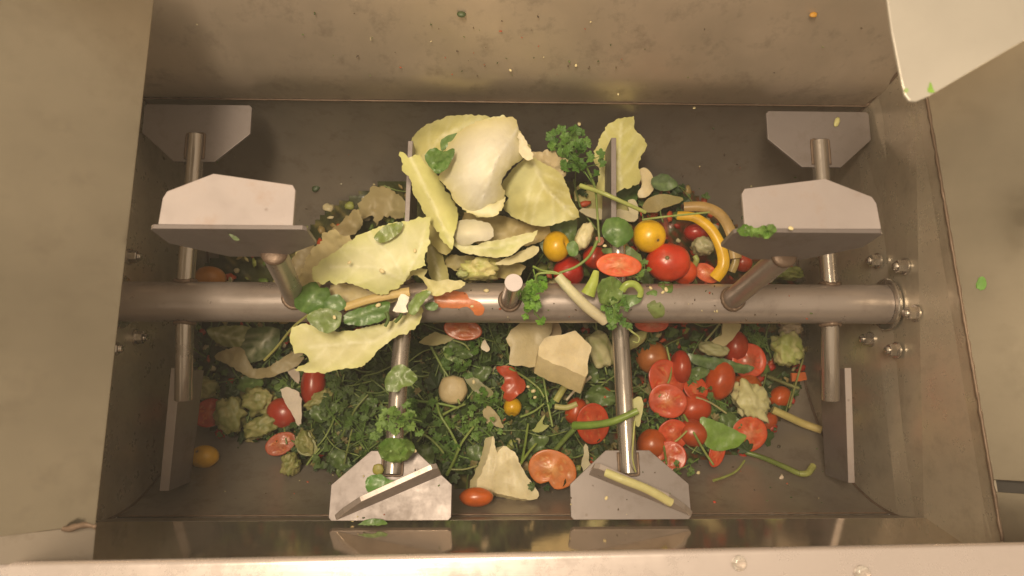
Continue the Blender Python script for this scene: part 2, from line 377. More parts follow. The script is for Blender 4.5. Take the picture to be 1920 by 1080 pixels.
# end stations: arm runs through, back end carries a flat paddle, front end a side blade
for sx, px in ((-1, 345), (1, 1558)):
    x = xs(px)
    o, a, b, d = arm(x, 180, .262)
    # flat paddle at the back
    pb, _, _ = plate(x, 180, .218); slot_weld(pb, x, 180, .222, .262)
    arm(x, -14, .150, dx=sx*.006)
    # side blade at the front
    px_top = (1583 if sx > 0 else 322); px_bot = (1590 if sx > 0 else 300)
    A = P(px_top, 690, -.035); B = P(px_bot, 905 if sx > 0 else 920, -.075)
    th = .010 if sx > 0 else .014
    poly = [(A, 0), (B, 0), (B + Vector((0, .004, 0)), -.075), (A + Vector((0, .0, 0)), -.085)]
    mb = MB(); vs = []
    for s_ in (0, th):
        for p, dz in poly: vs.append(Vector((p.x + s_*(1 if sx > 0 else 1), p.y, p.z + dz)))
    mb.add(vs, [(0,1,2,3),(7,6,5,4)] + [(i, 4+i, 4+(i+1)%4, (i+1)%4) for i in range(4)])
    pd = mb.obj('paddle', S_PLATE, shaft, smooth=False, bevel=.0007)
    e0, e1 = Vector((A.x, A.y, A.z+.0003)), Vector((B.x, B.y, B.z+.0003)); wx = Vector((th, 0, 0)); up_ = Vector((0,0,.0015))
    mb = MB(); mb.add([e0, e1, e1+wx, e0+wx, e0+up_, e1+up_, e1+wx+up_, e0+wx+up_], [(0,1,2,3),(7,6,5,4),(0,4,5,1),(1,5,6,2),(2,6,7,3),(3,7,4,0)]); mb.obj('lit_edge', S_BRIGHT, pd, smooth=False, bevel=.0004)  # brighter steel strip paints the light caught along the blade's top edge
# centre stations: front end flat paddle with fin, back end a side blade
for sx, px in ((-1, 757), (1, 1160)):
    x = xs(px)
    ph = 10; dx = -.004 if sx < 0 else .0
    arm(x, ph, .252, dx=dx)
    pb, d, n = plate(x, ph, .219, dx=dx); slot_weld(pb, x, ph, .222, .252, dx)
    if sx < 0: fin(pb, x, ph, .219, 1, (-.078, .089), (.063, .030), [(0, 0), (.1, .012), (.28, .024), (.95, .030), (1, .026), (1, 0)], m=S_SHAFT, th=.0075, lean=.30)
    else: fin(pb, x, ph, .219, 1, (.084, .086), (-.055, .030), [(0, 0), (.1, .012), (.28, .024), (.95, .030), (1, .026), (1, 0)], m=S_SHAFT, th=.0075, lean=.30)
    A = P(765 if sx < 0 else 1146, 264 if sx < 0 else 258, .03); B = P(758 if sx < 0 else 1146, 420, .03)
    th = .0075 if sx < 0 else .008
    poly = [(A, 0), (B, 0), (B, -.10), (A, -.07)]
    mb = MB(); vs = []
    for s_ in (0, th):
        for p, dz in poly: vs.append(Vector((p.x + s_, p.y, p.z + dz)))
    mb.add(vs, [(0,1,2,3),(7,6,5,4)] + [(i, 4+i, 4+(i+1)%4, (i+1)%4) for i in range(4)])
    mb.obj('paddle', S_PLATE, shaft, smooth=False, bevel=.0007)
    arm(x, 176, .09)
# raised stations
for sx, px in ((-1, 560), (1, 1362)):
    x = xs(px)
    up = 97
    ddx = .030 if sx < 0 else -.004
    ao, a_, b_, d_ = arm(x + (0 if sx > 0 else .002), up, .228, dx=ddx, rr=.0150, m=S_SHAFT)
    mb = MB(); mb.lathe(b_, b_-a_, [(-.003, .0155), (.001, .0158), (.003, .013), (.004, .006)], 20); mb.obj('weld_cap', S_WELD, ao)
    px0 = (.008 if sx < 0 else -.010)
    pb, d, n = plate(x + px0, up, .219)
    pr = [(0, 0), (.005, .030), (.03, .038), (.36, .060), (.97, .048), (.995, .042), (1, 0)]
    if sx < 0: fin(pb, x + px0, up, .219, 1, (-.074, .091), (.068, .088), pr, S_BRIGHT)
    else: fin(pb, x + px0, up, .219, 1, (.080, .091), (-.070, .088), pr, S_BRIGHT)
# short stub pointing at the viewer
tip = P(963, 530, .13); bs = Vector((xs(955), YS, .027))
mb = MB(); ax = tip - bs; L_ = ax.length
mb.lathe(bs, ax, [(0, .0125), (L_-.001, .0125), (L_, .0117)], 32); st = mb.obj('stub', S_ROD, shaft, auto=35)
mb = MB(); mb.lathe(tip, ax, [(.0002, .0122), (.001, .0118)], 32); mb.obj('stub_end', S_BRIGHT, st, auto=35)
mb = MB(); pts = [(bs.x + .0145*math.cos(2*math.pi*i/36), YS + .0145*math.sin(2*math.pi*i/36), math.sqrt(.0305**2-(.0145*math.sin(2*math.pi*i/36))**2)) for i in range(37)]
mb.tube(pts, [.0034+.0014*noise.noise(Vector((i*1.9, 5, 0))) for i in range(37)], 6, cap=False); mb.obj('weld_ring', S_WELD, st)

# ------------------------------------------------------------ steam hanging over the warm scraps
hm = bpy.data.materials.new('steam'); hm.use_nodes = True; hn = hm.node_tree; hn.nodes.remove(hn.nodes['Principled BSDF'])
pv = hn.nodes.new('ShaderNodeVolumePrincipled'); pv.inputs['Color'].default_value = (.95,.93,.90,1); pv.inputs['Density'].default_value = HAZE
hn.links.new(pv.outputs[0], hn.nodes['Material Output'].inputs['Volume'])
mb = MB(); mb.box((-1.6,-1.2,-1.4), (1.6,1.6,1.12)); hz = mb.obj('haze', hm, None, smooth=False); props(hz, 'thin warm steam filling the air inside the tank', 'steam', kind='stuff')
# ------------------------------------------------------------ food helpers
LEAF = veg('cabbage_leaf_skin', .5, .12, .5, 55, .16, .0, 14.)
GREEN = veg('wet_green_leaf', .42, .06, .6, 90, .35, .12, 40.)
FLESH = veg('cut_vegetable_flesh', .5, .25, .45, 120, .16, .05, 40.)
SKIN = veg('glossy_vegetable_skin', .32, .12, .2, 35, .4, .15, 24.)
CUT = veg('wet_cut_face', .38, .2, .3, 90, .3, .15, 60.)
HERB = veg('herb_foliage', .55, .05, .4, 120, .45, .0, 60.)
MULCH = veg('wet_chopped_scraps', .45, .05, 1.0, 60, .5, .2, 45.)
def smooth_loop(pts, sub=4, closed=True):
    n = len(pts); out = []
    for i in range(n if closed else n-1):
        g = lambda k: pts[(i+k) % n] if closed else pts[max(0, min(n-1, i+k))]
        p0, p1, p2, p3 = g(-1), g(0), g(1), g(2)
        for j in range(sub):
            t = j/sub; t2 = t*t; t3 = t2*t
            out.append(tuple(.5*((2*p1[a]) + (-p0[a]+p2[a])*t + (2*p0[a]-5*p1[a]+4*p2[a]-p3[a])*t2 + (-p0[a]+3*p1[a]-3*p2[a]+p3[a])*t3) for a in range(len(p1))))
    if not closed: out.append(tuple(pts[-1]))
    return out
def lerp(a, b, t): return tuple(a[i] + (b[i]-a[i])*t for i in range(3))
def on_shaft_z(px, py, off=.0):
    # surface height of the shaft pipe seen along this ray
    d = ray(px, py); a = d.y**2 + d.z**2; oy = CAM.y - YS; b = 2*(oy*d.y + CAM.z*d.z); c = oy**2 + CAM.z**2 - (.0302+off)**2
    q = b*b - 4*a*c
    return (CAM + d*((-b - math.sqrt(q))/(2*a))).z if q > 0 else 0
def seg_dist(P_, a, b):
    ab = b - a; t = np.clip(((P_ - a) @ ab)/max(1e-9, ab @ ab), 0, 1); return np.linalg.norm(P_ - (a + t[:, None]*ab), axis=1)
def sheet(name, label, cat, pts, z=None, dz=0.0, m=None, c0=(.5,.5,.2), c1=None, edge=None, tilt=(0, 0), dome=0., wav=.003, wl=40., th=.0012,
          jag=1.2, sp=8., ribs=None, side=0, ribc=None, ribh=.0015, sub=4, zf=None, parent=None, group=None, roll=None, curl=0., sideang=50, cut=False, bshift=(0, 0)):
    m = m or LEAF
    if m is LEAF: sp = min(sp, 5.0); sub = min(sub, 2); jag = jag*1.25; curl = curl or .0041; th = .0008
    c1 = c1 or c0
    seed = random.random()*100
    b = smooth_loop(pts, sub) if sub > 1 else list(pts)
    # densify and roughen
    bb = []
    for i in range(len(b)):
        p, q = b[i], b[(i+1) % len(b)]; L_ = math.dist(p, q); k = max(1, int(L_/(sp*.7)))
        for j in range(k): bb.append((p[0]+(q[0]-p[0])*j/k, p[1]+(q[1]-p[1])*j/k))
    n = len(bb); out = []
    for i, p in enumerate(bb):
        q0, q1 = bb[i-1], bb[(i+1) % n]; tx, ty = q1[0]-q0[0], q1[1]-q0[1]; l = math.hypot(tx, ty) or 1
        j = jag*(noise.noise(Vector((p[0]*.09, p[1]*.09, seed)))*1.6 + noise.noise(Vector((p[0]*.35, p[1]*.35, seed)))*1.3)
        out.append((p[0]+ty/l*j, p[1]-tx/l*j))
    bb = out
    B = np.array(bb); x0, y0 = B.min(0); x1, y1 = B.max(0); cx, cy = B.mean(0)
    def inside(x, y):
        r = False
        for i in range(n):
            (xa, ya), (xb, yb) = bb[i], bb[i-1]
            if (ya > y) != (yb > y) and x < (xb-xa)*(y-ya)/(yb-ya)+xa: r = not r
        return r
    ins = []
    yy = y0 + sp*.5; row = 0
    while yy < y1:
        xx = x0 + (sp*.5 if row % 2 else 0)
        while xx < x1:
            ux, uy = xx + random.uniform(-.25,.25)*sp, yy + random.uniform(-.25,.25)*sp
            if inside(ux, uy):
                if np.min(np.hypot(B[:,0]-ux, B[:,1]-uy)) > sp*.45: ins.append((ux, uy))
            xx += sp
        yy += sp*.87; row += 1
    allp = bb + ins
    res = delaunay_2d_cdt([Vector(p) for p in allp], [], [list(range(n))], 1, 1e-4)
    vv = [tuple(v) for v in res[0]]; ff = [tuple(f) for f in res[2]]
    A = np.array(vv)
    db = np.full(len(A), 1e9)
    for i in range(n): db = np.minimum(db, seg_dist(A, B[i], B[(i+1) % n]))
    mx = max(db.max(), 1e-3); dn = np.clip(db/mx, 0, 1)
    cv = np.cov((A-A.mean(0)).T); ic = np.linalg.inv(cv + np.eye(2)*4); qd = np.einsum('ij,jk,ik->i', A-A.mean(0), ic, A-A.mean(0)); qd = qd/max(qd.max(), 1e-6)
    rd = np.full(len(A), 1e9); rs = np.full(len(A), 1e9)
    if ribs:
        for r_ in ribs:
            r_ = np.array(r_, float)
            for a, b_ in zip(r_[:-1], r_[1:]):
                rd = np.minimum(rd, seg_dist(A, a, b_))
            if side:
                tot = np.sum(np.linalg.norm(np.diff(r_, axis=0), axis=1))
                for k in range(side):
                    t = (k+.6)/(side+.5)*tot; s_ = 0
                    for a, b_ in zip(r_[:-1], r_[1:]):
                        L_ = np.linalg.norm(b_-a)
                        if s_+L_ >= t:
                            o = a + (b_-a)*(t-s_)/L_; dd = (b_-a)/L_; break
                        s_ += L_
                    for sg in (-1, 1):
                        g = R(sideang)*sg; d2 = np.array([dd[0]*math.cos(g)-dd[1]*math.sin(g), dd[0]*math.sin(g)+dd[1]*math.cos(g)])
                        ln = mx*1.5; mid = o + d2*ln*.5 + dd*ln*.08; en = o + d2*ln + dd*ln*.28
                        rs = np.minimum(rs, np.minimum(seg_dist(A, o, mid), seg_dist(A, mid, en)))
    if curl == .0041: curl = min(.0045, mx*.00011)
    z0 = z if z is not None else pz(cx, cy) + dz
    verts = []; cols = []
    ribc = ribc or lerp(c0, (.86,.84,.62), .75)
    for i, (px, py) in enumerate(vv):
        e = dome*(1 - qd[i]*1.0) + tilt[0]*(px-cx)/100 + tilt[1]*(py-cy)/100
        e += .55*wav*(noise.noise(Vector((px/wl, py/wl, seed)))*1.4 + .5*noise.noise(Vector((px/wl*2.7, py/wl*2.7, seed+9))))
        e += curl*(1-dn[i])**3*(.5+noise.noise(Vector((px/50, py/50, seed+4))))
        if roll:   # bend about a line through the centre with direction angle roll[0], amount roll[1]
            g = R(roll[0]); u = (-(px-cx)*math.sin(g) + (py-cy)*math.cos(g))/100; e -= roll[1]*u*u
        wr = max(0, 1 - rd[i]/(sp*.9)); ws = max(0, 1 - rs[i]/(sp*.8))*.7
        e += ribh*(wr + ws*.6)
        if zf: zz = zf(px, py) + e
        else: zz = z0 + e
        v = P(px, py, zz)
        verts.append(v)
        f = .5 + .5*noise.noise(Vector((px/70, py/70, seed+2)))*1.6; f = min(1, max(0, f))
        c = lerp(c0, c1, f)
        if edge: c = lerp(c, edge, (1-dn[i])**2*.8)
        c = lerp(c, ribc, min(1, wr*.55+ws*.45))
        cols.append(c)
    # closed slab: top, bottom, rim
    k = len(verts); bot = [v + Vector((bshift[0], bshift[1], -th)) for v in verts]
    up = Vector((0,0,1))
    F2 = []
    for f in ff:
        a, b_, c_ = (verts[j] for j in f[:3]); nz = (b_-a).cross(c_-a).z
        f = f if nz > 0 else f[::-1]; F2.append(f)
    cnt = {}
    for f in F2:
        for a, b_ in zip(f, f[1:]+f[:1]): cnt[(a, b_)] = 1
    faces = F2 + [tuple(j+k for j in f[::-1]) for f in F2]
    for (a, b_) in list(cnt):
        if (b_, a) not in cnt: faces.append((a, a+k, b_+k, b_))
    o = mesh_obj(name, verts + bot, faces, m, parent, cols + [lerp(c, (c[0]*.9, c[1]*.9, c[2]*.8), 1) for c in cols])
    o.data.set_sharp_from_angle(angle=R(42))
    if not parent: props(o, label, cat, group)
    return o
def pxm(px, py, z): return (CAM.z - z)/abs(ray(px, py).z)*1.0/F * 1.0   # metres per pixel there
def ball(name, label, cat, px, py, rpx, z=None, dz=0., sq=(1, 1, .9), c0=(.6,.05,.02), c1=None, scar=None, scarc=(.25,.16,.05), rot=0, lobes=0, m=None, group=None, dent=.12):
    c1 = c1 or lerp(c0, (.6,.25,.02), .12)
    z = z if z is not None else pz(px, py) + dz
    r = rpx*pxm(px, py, z)
    c = P(px, py, z)
    ax = Vector(scar if scar else (random.uniform(-1,1), random.uniform(-1,1), .3)).normalized()
    u = ax.orthogonal().normalized(); v = ax.cross(u); nu, nv = 28, 18; vs = []; cs = []; seed = random.random()*50
    for i in range(nv+1):
        t = math.pi*i/nv
        for k in range(nu):
            g = 2*math.pi*k/nu
            rr = 1 + lobes*math.cos(5*g)*math.sin(t)**1.0*.035*(.4+.6*math.cos(t/2)) + .03*noise.noise(Vector((math.cos(g)*math.sin(t)*1.5, math.sin(g)*math.sin(t)*1.5, seed+math.cos(t))))
            h = math.cos(t) * (1 - (dent*math.exp(-(t/.28)**2)))
            d = (ax*h + (u*math.cos(g) + v*math.sin(g))*math.sin(t))*rr
            d = Vector((d.x*sq[0], d.y*sq[1], d.z*sq[2]))
            if rot: d = Matrix.Rotation(R(rot), 3, 'Z') @ d
            vs.append(c + d*r)
            w_ = .5+.5*noise.noise(Vector((g*.8, t*1.4, seed))); cc = lerp(c0, c1, w_)
            if scar: cc = lerp(cc, scarc, max(0, 1-(t/.20)**2)*.9)
            cs.append(cc)
    fs = [(i*nu+k, (i+1)*nu+k, (i+1)*nu+(k+1)%nu, i*nu+(k+1)%nu) for i in range(nv) for k in range(nu)]
    o = mesh_obj(name, vs, fs, m or SKIN, None, cs); props(o, label, cat, group)
    if scar:
        mb = MB(); tp = c + Vector(tuple(ax[i]*sq[i] for i in range(3)))*r*(1-dent)
        mb.lathe(tp - ax*r*.03, ax, [(0, r*.11), (r*.05, r*.09), (r*.06, r*.03)], 8, (.16,.12,.04)); mb.obj('stem_scar', FLESH, o)
    return o
def half(name, label, cat, px, py, a, b, rot=0, n=(0, 0, 1), z=None, dz=.0, c0=(.52,.07,.02), face=(.58,.12,.04), core=(.66,.34,.16), seeds=(.66,.28,.09), loc=3, deep=.75, group=None, notch=None):
    """half fruit: skin dome below, wet cut face above with seed chambers"""
    z = z if z is not None else pz(px, py) + dz
    c = P(px, py, z); s = pxm(px, py, z); A_, B_ = a*s, b*s
    n = Vector(n).normalized(); u = (Vector((math.cos(R(-rot)), math.sin(R(-rot)), 0)) - n*(n.x*math.cos(R(-rot)) + n.y*math.sin(R(-rot)))).normalized(); v = n.cross(u)
    seed = random.random()*60; nu = 40
    def rim(g): return 1 + .05*noise.noise(Vector((math.cos(g)*1.2, math.sin(g)*1.2, seed))) - (notch*math.exp(-((((g-4.7+math.pi) % (2*math.pi))-math.pi)/.22)**2) if notch else 0)
    vs = []; cs = []; nv = 9
    for i in range(nv+1):
        t = math.pi/2*i/nv
        for k in range(nu):
            g = 2*math.pi*k/nu; q = rim(g)
            vs.append(c + (u*math.cos(g)*A_ + v*math.sin(g)*B_)*math.cos(t)*q*(1.0 if i else .995) - n*math.sin(t)*min(A_, B_)*deep)
            cs.append(lerp(c0, lerp(c0, (.6,.3,.03), .3), .5+.5*noise.noise(Vector((g, t*2, seed)))))
    o = mesh_obj(name, vs, [(i*nu+k, (i+1)*nu+k, (i+1)*nu+(k+1)%nu, i*nu+(k+1)%nu) for i in range(nv) for k in range(nu)] + [tuple(nv*nu+k for k in range(nu))], SKIN, None, cs); props(o, label, cat, group)
    vs = []; cs = []; rings = [1, .97, .92, .86, .78, .70, .6, .5, .4, .3, .2, .1, 0.02]
    for i, q in enumerate(rings):
        for k in range(nu):
            g = 2*math.pi*k/nu; rr = rim(g)*q
            lc = .5 + .5*math.cos(loc*g + seed + 1.4*noise.noise(Vector((math.cos(g), math.sin(g), seed)))) - .25*noise.noise(Vector((math.cos(g)*3, math.sin(g)*3, seed+5))); ch = max(0, min(1, (lc-.35)*3)) * max(0, min(1, (q-.22)*7)) * max(0, min(1, (.80-q)*9))
            h = .0008 + .002*(1-q)*(1-q) - ch*.06*min(A_, B_) + (.0005*noise.noise(Vector((g*3, q*9, seed))))
            if i == 0: h = 0
            vs.append(c + (u*math.cos(g)*A_ + v*math.sin(g)*B_)*rr + n*h)
            w_ = noise.noise(Vector((math.cos(g)*q*7, math.sin(g)*q*7, seed+3)))
            cc = lerp(face, core, max(0, 1-q*2.0)*.7); cc = lerp(cc, c0, max(0, (q-.88)*8)); cc = lerp(cc, seeds if w_ > .15 else lerp(face, c0, .7), ch*.55)
            cs.append(cc)
    k0 = len(rings)-1
    f = mesh_obj('cut_face', vs, [((i+1)*nu+k, i*nu+k, i*nu+(k+1)%nu, (i+1)*nu+(k+1)%nu) for i in range(k0) for k in range(nu)] + [tuple(k0*nu+k for k in range(nu))], CUT, o, cs)
    return o
def stem(name, label, cat, pts, r=.0015, r1=None, c0=(.12,.22,.03), c1=None, m=None, n=8, dz=0.01, flat=1., parent=None, group=None, sub=8, wob=.0):
    """pts: (px,py[,z]); radius in metres"""
    r1 = r1 if r1 is not None else r; c1 = c1 or c0
    p3 = [P(p[0], p[1], p[2] if len(p) > 2 else pz(p[0], p[1]) + dz) for p in pts]
    sp_ = smooth_loop([tuple(p) for p in p3], sub, closed=False); k = len(sp_); seed = random.random()*40
    rad = [(r + (r1-r)*i/(k-1))*(1+wob*noise.noise(Vector((i*.4, seed, 0)))) for i in range(k)]
    mb = MB(); mb.tube(sp_, rad, n, [lerp(c0, c1, i/(k-1)) for i in range(k)], flat=flat)
    o = mb.obj(name, m or GREEN, parent, auto=60)
    if not parent: props(o, label, cat, group)
    return o
def chunk(name, label, cat, px, py, a, b, h, z=None, dz=.01, rot=0, c0=(.6,.6,.3), c1=(.7,.7,.5), m=None, lump=.2, fr=2.2, flor=0, group=None, seg=5):
    z = z if z is not None else pz(px, py) + dz
    c = P(px, py, z); s = pxm(px, py, z)
    bm = bmesh.new(); bmesh.ops.create_icosphere(bm, subdivisions=min(seg, 4), radius=1); seed = random.random()*90
    vs = []; cs = []; rm = Matrix.Rotation(R(-rot), 3, 'Z')
    for v in bm.verts:
        p = v.co.copy(); q = 1 + lump*noise.noise(p*fr + Vector((seed,0,0))) + lump*.5*noise.noise(p*fr*2.3 + Vector((seed,5,0)))
        f = 0
        if flor:
            f = noise.voronoi(p*flor*2.1 + Vector((seed,0,0)))[0][0]; q += .10*(.5-f) + .08*noise.noise(p*9+Vector((seed,3,3)))
        kk = 1/max(abs(p.x)+abs(p.y)*.3, abs(p.y)+abs(p.x)*.3, .75)**.5; p = Vector((p.x*kk, p.y*kk, p.z))*q
        vs.append(c + rm @ Vector((p.x*a*s, p.y*b*s, p.z*h)))
        cs.append(lerp(c0, c1, min(1, max(0, .5 + noise.noise(v.co*2+Vector((seed,1,1))) - (f-.4)))))
    fs = [tuple(v.index for v in f.verts) for f in bm.faces]; bm.free()
    o = mesh_obj(name, vs, fs, m or FLESH, None, cs); return props(o, label, cat, group)
def leaflet(mb, c, d, up, s, colr, lobes=3):
    """small lobed herb leaflet as a fan with folded middle"""
    d = d.normalized(); sd_ = up.cross(d).normalized(); n = d.cross(sd_)
    k = 4*lobes+1; vs = [c]; 
    for i in range(k):
        g = R(-115 + 230*i/(k-1)); q = s*(.62 + .38*abs(math.cos(lobes*g*.82)))*(1 - .18*abs(g)/2)
        vs.append(c + (d*(math.cos(g)*q + s*.35) + sd_*math.sin(g)*q) + n*(-.25*s*abs(math.sin(g)) + random.uniform(-.06,.06)*s))
    mb.add(vs, [(0, i, i+1) for i in range(1, k)], colr)
def sprig(name, label, cat, pts, n=14, s=.008, spread=.018, c0=(.06,.15,.02), c1=(.14,.30,.05), stemc=(.16,.28,.06), dz=.012, r=.0011, group=None, tipn=.5):
    o = stem('herb_' + 'sprig' if name is None else name, label, cat, pts, r, r*.6, stemc, dz=dz, group=group)
    p3 = [P(p[0], p[1], p[2] if len(p) > 2 else pz(p[0], p[1]) + dz) for p in pts]
    sp_ = [Vector(q) for q in smooth_loop([tuple(p) for p in p3], 6, closed=False)]
    mb = MB()
    for i in range(n):
        t = tipn + (1-tipn)*random.random(); j = min(len(sp_)-2, int(t*(len(sp_)-1))); b = sp_[j]; tg = (sp_[j+1]-sp_[j]).normalized()
        d = (tg*random.uniform(.1, 1) + Vector((random.uniform(-1,1), random.uniform(-1,1), random.uniform(-.3,.8)))).normalized()
        e = b + d*random.uniform(.3, 1)*spread
        cc = lerp(c0, c1, random.random())
        mb.tube([b, (b+e)/2 + Vector((0,0,.001)), e], .0005, 4, stemc)
        for q in range(3):
            dd = Matrix.Rotation(R((q-1)*70), 3, 'Z') @ d
            leaflet(mb, e, dd, Vector((random.uniform(-.5,.5), random.uniform(-.5,.5), 1)).normalized(), s*random.uniform(.6, 1.1), lerp(cc, c1, random.random()*.4))
    mb.obj('foliage', HERB, o, smooth=False)
    return o

# ------------------------------------------------------------ colours (linear)
PALE = (.68,.68,.36); PALEY = (.58,.60,.21); WHT = (.86,.81,.66); TAN = (.50,.42,.20); DIM = (.42,.37,.19); LGRN = (.34,.44,.10)
SPIN = (.055,.14,.022); SPIN2 = (.11,.22,.04); RED = (.40,.030,.012); RED2 = (.50,.085,.025); ORG = (.62,.17,.03); YEL = (.80,.50,.012)

# ------------------------------------------------------------ pile body
def build_pile():
    gx = np.arange(330, 1545, 9.0); gy = np.arange(340, 925, 9.0)
    out = [(340,620),(345,560),(370,490),(540,440),(640,370),(700,345),(760,300),(850,260),(1050,270),(1120,300),(1250,330),(1320,370),(1400,430),(1480,480),(1510,560),(1520,640),(1505,720),(1470,790),(1420,840),(1330,865),(1200,880),(1080,905),(950,925),(870,925),(780,890),(640,890),(560,870),(500,830),(400,815),(350,760)]
    out = [(p[0], p[1]) for p in smooth_loop(out, 4)]
    vs = []; fs = []; cs = []; idx = {}
    def inside(x, y):
        r = False
        for i in range(len(out)):
            (xa, ya), (xb, yb) = out[i], out[i-1]
            if (ya > y) != (yb > y) and x < (xb-xa)*(y-ya)/(yb-ya)+xa: r = not r
        return r
    O = np.array(out)
    for i, x in enumerate(gx):
        for j, y in enumerate(gy):
            if not inside(x, y): continue
            db = np.min(np.hypot(O[:,0]-x, O[:,1]-y)); e = min(1, db/45.)
            f = floor_pt(x, y); h = max(.0, pile_h(x, y)-.014)*e + .012*noise.noise(Vector((x*.05, y*.05, 0)))*e + .006*noise.noise(Vector((x*.14, y*.14, 3)))*e
            z = f.z + max(.001, h); idx[(i, j)] = len(vs); vs.append(P(x, y, z))
            g = noise.noise(Vector((x*.03, y*.03, 7))); q = noise.noise(Vector((x*.11, y*.11, 2)))
            c = lerp((.03,.042,.014), (.09,.10,.03), .5+.5*g);  # mulch tone kept darker to put contact shade between the pieces
            if x > 1150 and q > .1: c = lerp(c, (.34,.05,.02), .7)
            elif q > .3: c = lerp(c, (.35,.28,.10), .5)
            cs.append(c)
    for (i, j), a in idx.items():
        if (i+1, j) in idx and (i, j+1) in idx and (i+1, j+1) in idx: fs.append((a, idx[(i, j+1)], idx[(i+1, j+1)], idx[(i+1, j)]))
    o = mesh_obj('chopped_scraps', vs, fs, MULCH, None, cs)
    props(o, 'dark wet mush of chopped scraps underneath the greens on the tank floor', 'food scraps', kind='stuff')
    return out
OUT = build_pile()
# ------------------------------------------------------------ tangle of herbs and little bits (uncountable)
def dens(px, py):
    # how leafy the pile looks there
    d = 0
    for x, y, rx, ry, w_ in ((760,740,200,110,1.), (950,700,170,90,.9), (700,830,150,60,1.), (1000,800,200,60,.8), (1330,740,150,100,.6), (1080,300,50,45,.4), (1180,660,80,50,.5), (500,680,120,60,.35), (1150,560,120,60,.1), (1250,370,60,30,.35), (1400,640,90,40,.4), (480,770,90,60,.25), (1000,490,60,30,.3)):
        d += w_*math.exp(-((px-x)/rx)**2 - ((py-y)/ry)**2)
    return min(1, d)
def in_out(x, y):
    r = False
    for i in range(len(OUT)):
        (xa, ya), (xb, yb) = OUT[i], OUT[i-1]
        if (ya > y) != (yb > y) and x < (xb-xa)*(y-ya)/(yb-ya)+xa: r = not r
    return r
mb = MB(); ms = MB(); cnt = 0; tries = 0
while cnt < 3300 and tries < 60000:
    tries += 1
    x = random.uniform(340, 1520); y = random.uniform(345, 925)
    if not in_out(x, y) or random.random() > dens(x, y): continue
    cnt += 1
    h = random.random()
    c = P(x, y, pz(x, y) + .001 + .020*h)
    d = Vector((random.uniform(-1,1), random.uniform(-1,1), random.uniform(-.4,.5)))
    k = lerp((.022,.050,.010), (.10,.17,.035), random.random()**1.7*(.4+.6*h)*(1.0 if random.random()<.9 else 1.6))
    if random.random() < .07: k = (.20,.17,.06)
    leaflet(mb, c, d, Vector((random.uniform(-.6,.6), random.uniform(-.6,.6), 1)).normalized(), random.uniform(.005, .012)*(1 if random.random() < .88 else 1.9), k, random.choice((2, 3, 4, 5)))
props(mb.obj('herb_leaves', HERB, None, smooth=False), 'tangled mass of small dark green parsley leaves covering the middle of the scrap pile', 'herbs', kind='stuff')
cnt = 0
while cnt < 420:
    x = random.uniform(350, 1500); y = random.uniform(345, 915)
    if not in_out(x, y) or random.random() > dens(x, y)*.9+.05: continue
    cnt += 1; g = random.uniform(0, math.pi); L_ = random.uniform(15, 55); b = random.uniform(-.35, .35)
    pts = [(x-math.cos(g)*L_, y-math.sin(g)*L_), (x+math.sin(g)*L_*b, y-math.cos(g)*L_*b), (x+math.cos(g)*L_, y+math.sin(g)*L_)]
    if not all(in_out(*p) for p in pts): continue
    h0 = random.uniform(.004, .022)
    p3 = [P(p[0], p[1], pz(*p) + h0 + random.uniform(-.006, .008)) for p in pts]
    ms.tube([Vector(q) for q in smooth_loop([tuple(p) for p in p3], 4, closed=False)], random.uniform(.0007, .0019), 6, lerp((.07,.13,.03), (.26,.34,.10), random.random()))
props(ms.obj('herb_stems', GREEN, None), 'many thin loose green herb stems mixed through the leafy part of the pile', 'herb stems', kind='stuff')
# chopped bits mixed in
mbx = MB(); cnt = 0
while cnt < 1000:
    x = random.uniform(350, 1515); y = random.uniform(345, 900)
    if not in_out(x, y): continue
    cnt += 1; c = P(x, y, pz(x, y) + random.uniform(-.006, .008)); s = random.uniform(.004, .011)
    t = random.random(); redness = .55 if x > 1180 else (.25 if x < 600 else .08)
    cc = (RED if random.random() < .6 else RED2) if t < redness else random.choice(((.45,.40,.18), (.30,.34,.08), (.14,.22,.04), (.52,.46,.28), (.10,.16,.03), (.30,.22,.08)))
    bm = bmesh.new(); bmesh.ops.create_icosphere(bm, subdivisions=2, radius=1); m3 = Matrix.Rotation(random.uniform(0,6), 3, 'Z') @ Matrix.Rotation(random.uniform(-.8,.8), 3, 'X') @ Matrix.Diagonal((s, s*random.uniform(.4,1), s*random.uniform(.2,.5)))
    sd0 = random.random()*99
    mbx.add([c + m3 @ (v.co*(1+.5*noise.noise(v.co*1.7+Vector((sd0,0,0))))) for v in bm.verts], [tuple(v.index for v in f.verts) for f in bm.faces], cc); bm.free()
props(mbx.obj('chopped_bits', FLESH, None, smooth=True), 'small mixed red, green and cream chopped bits filling gaps in the pile', 'food scraps', kind='stuff')

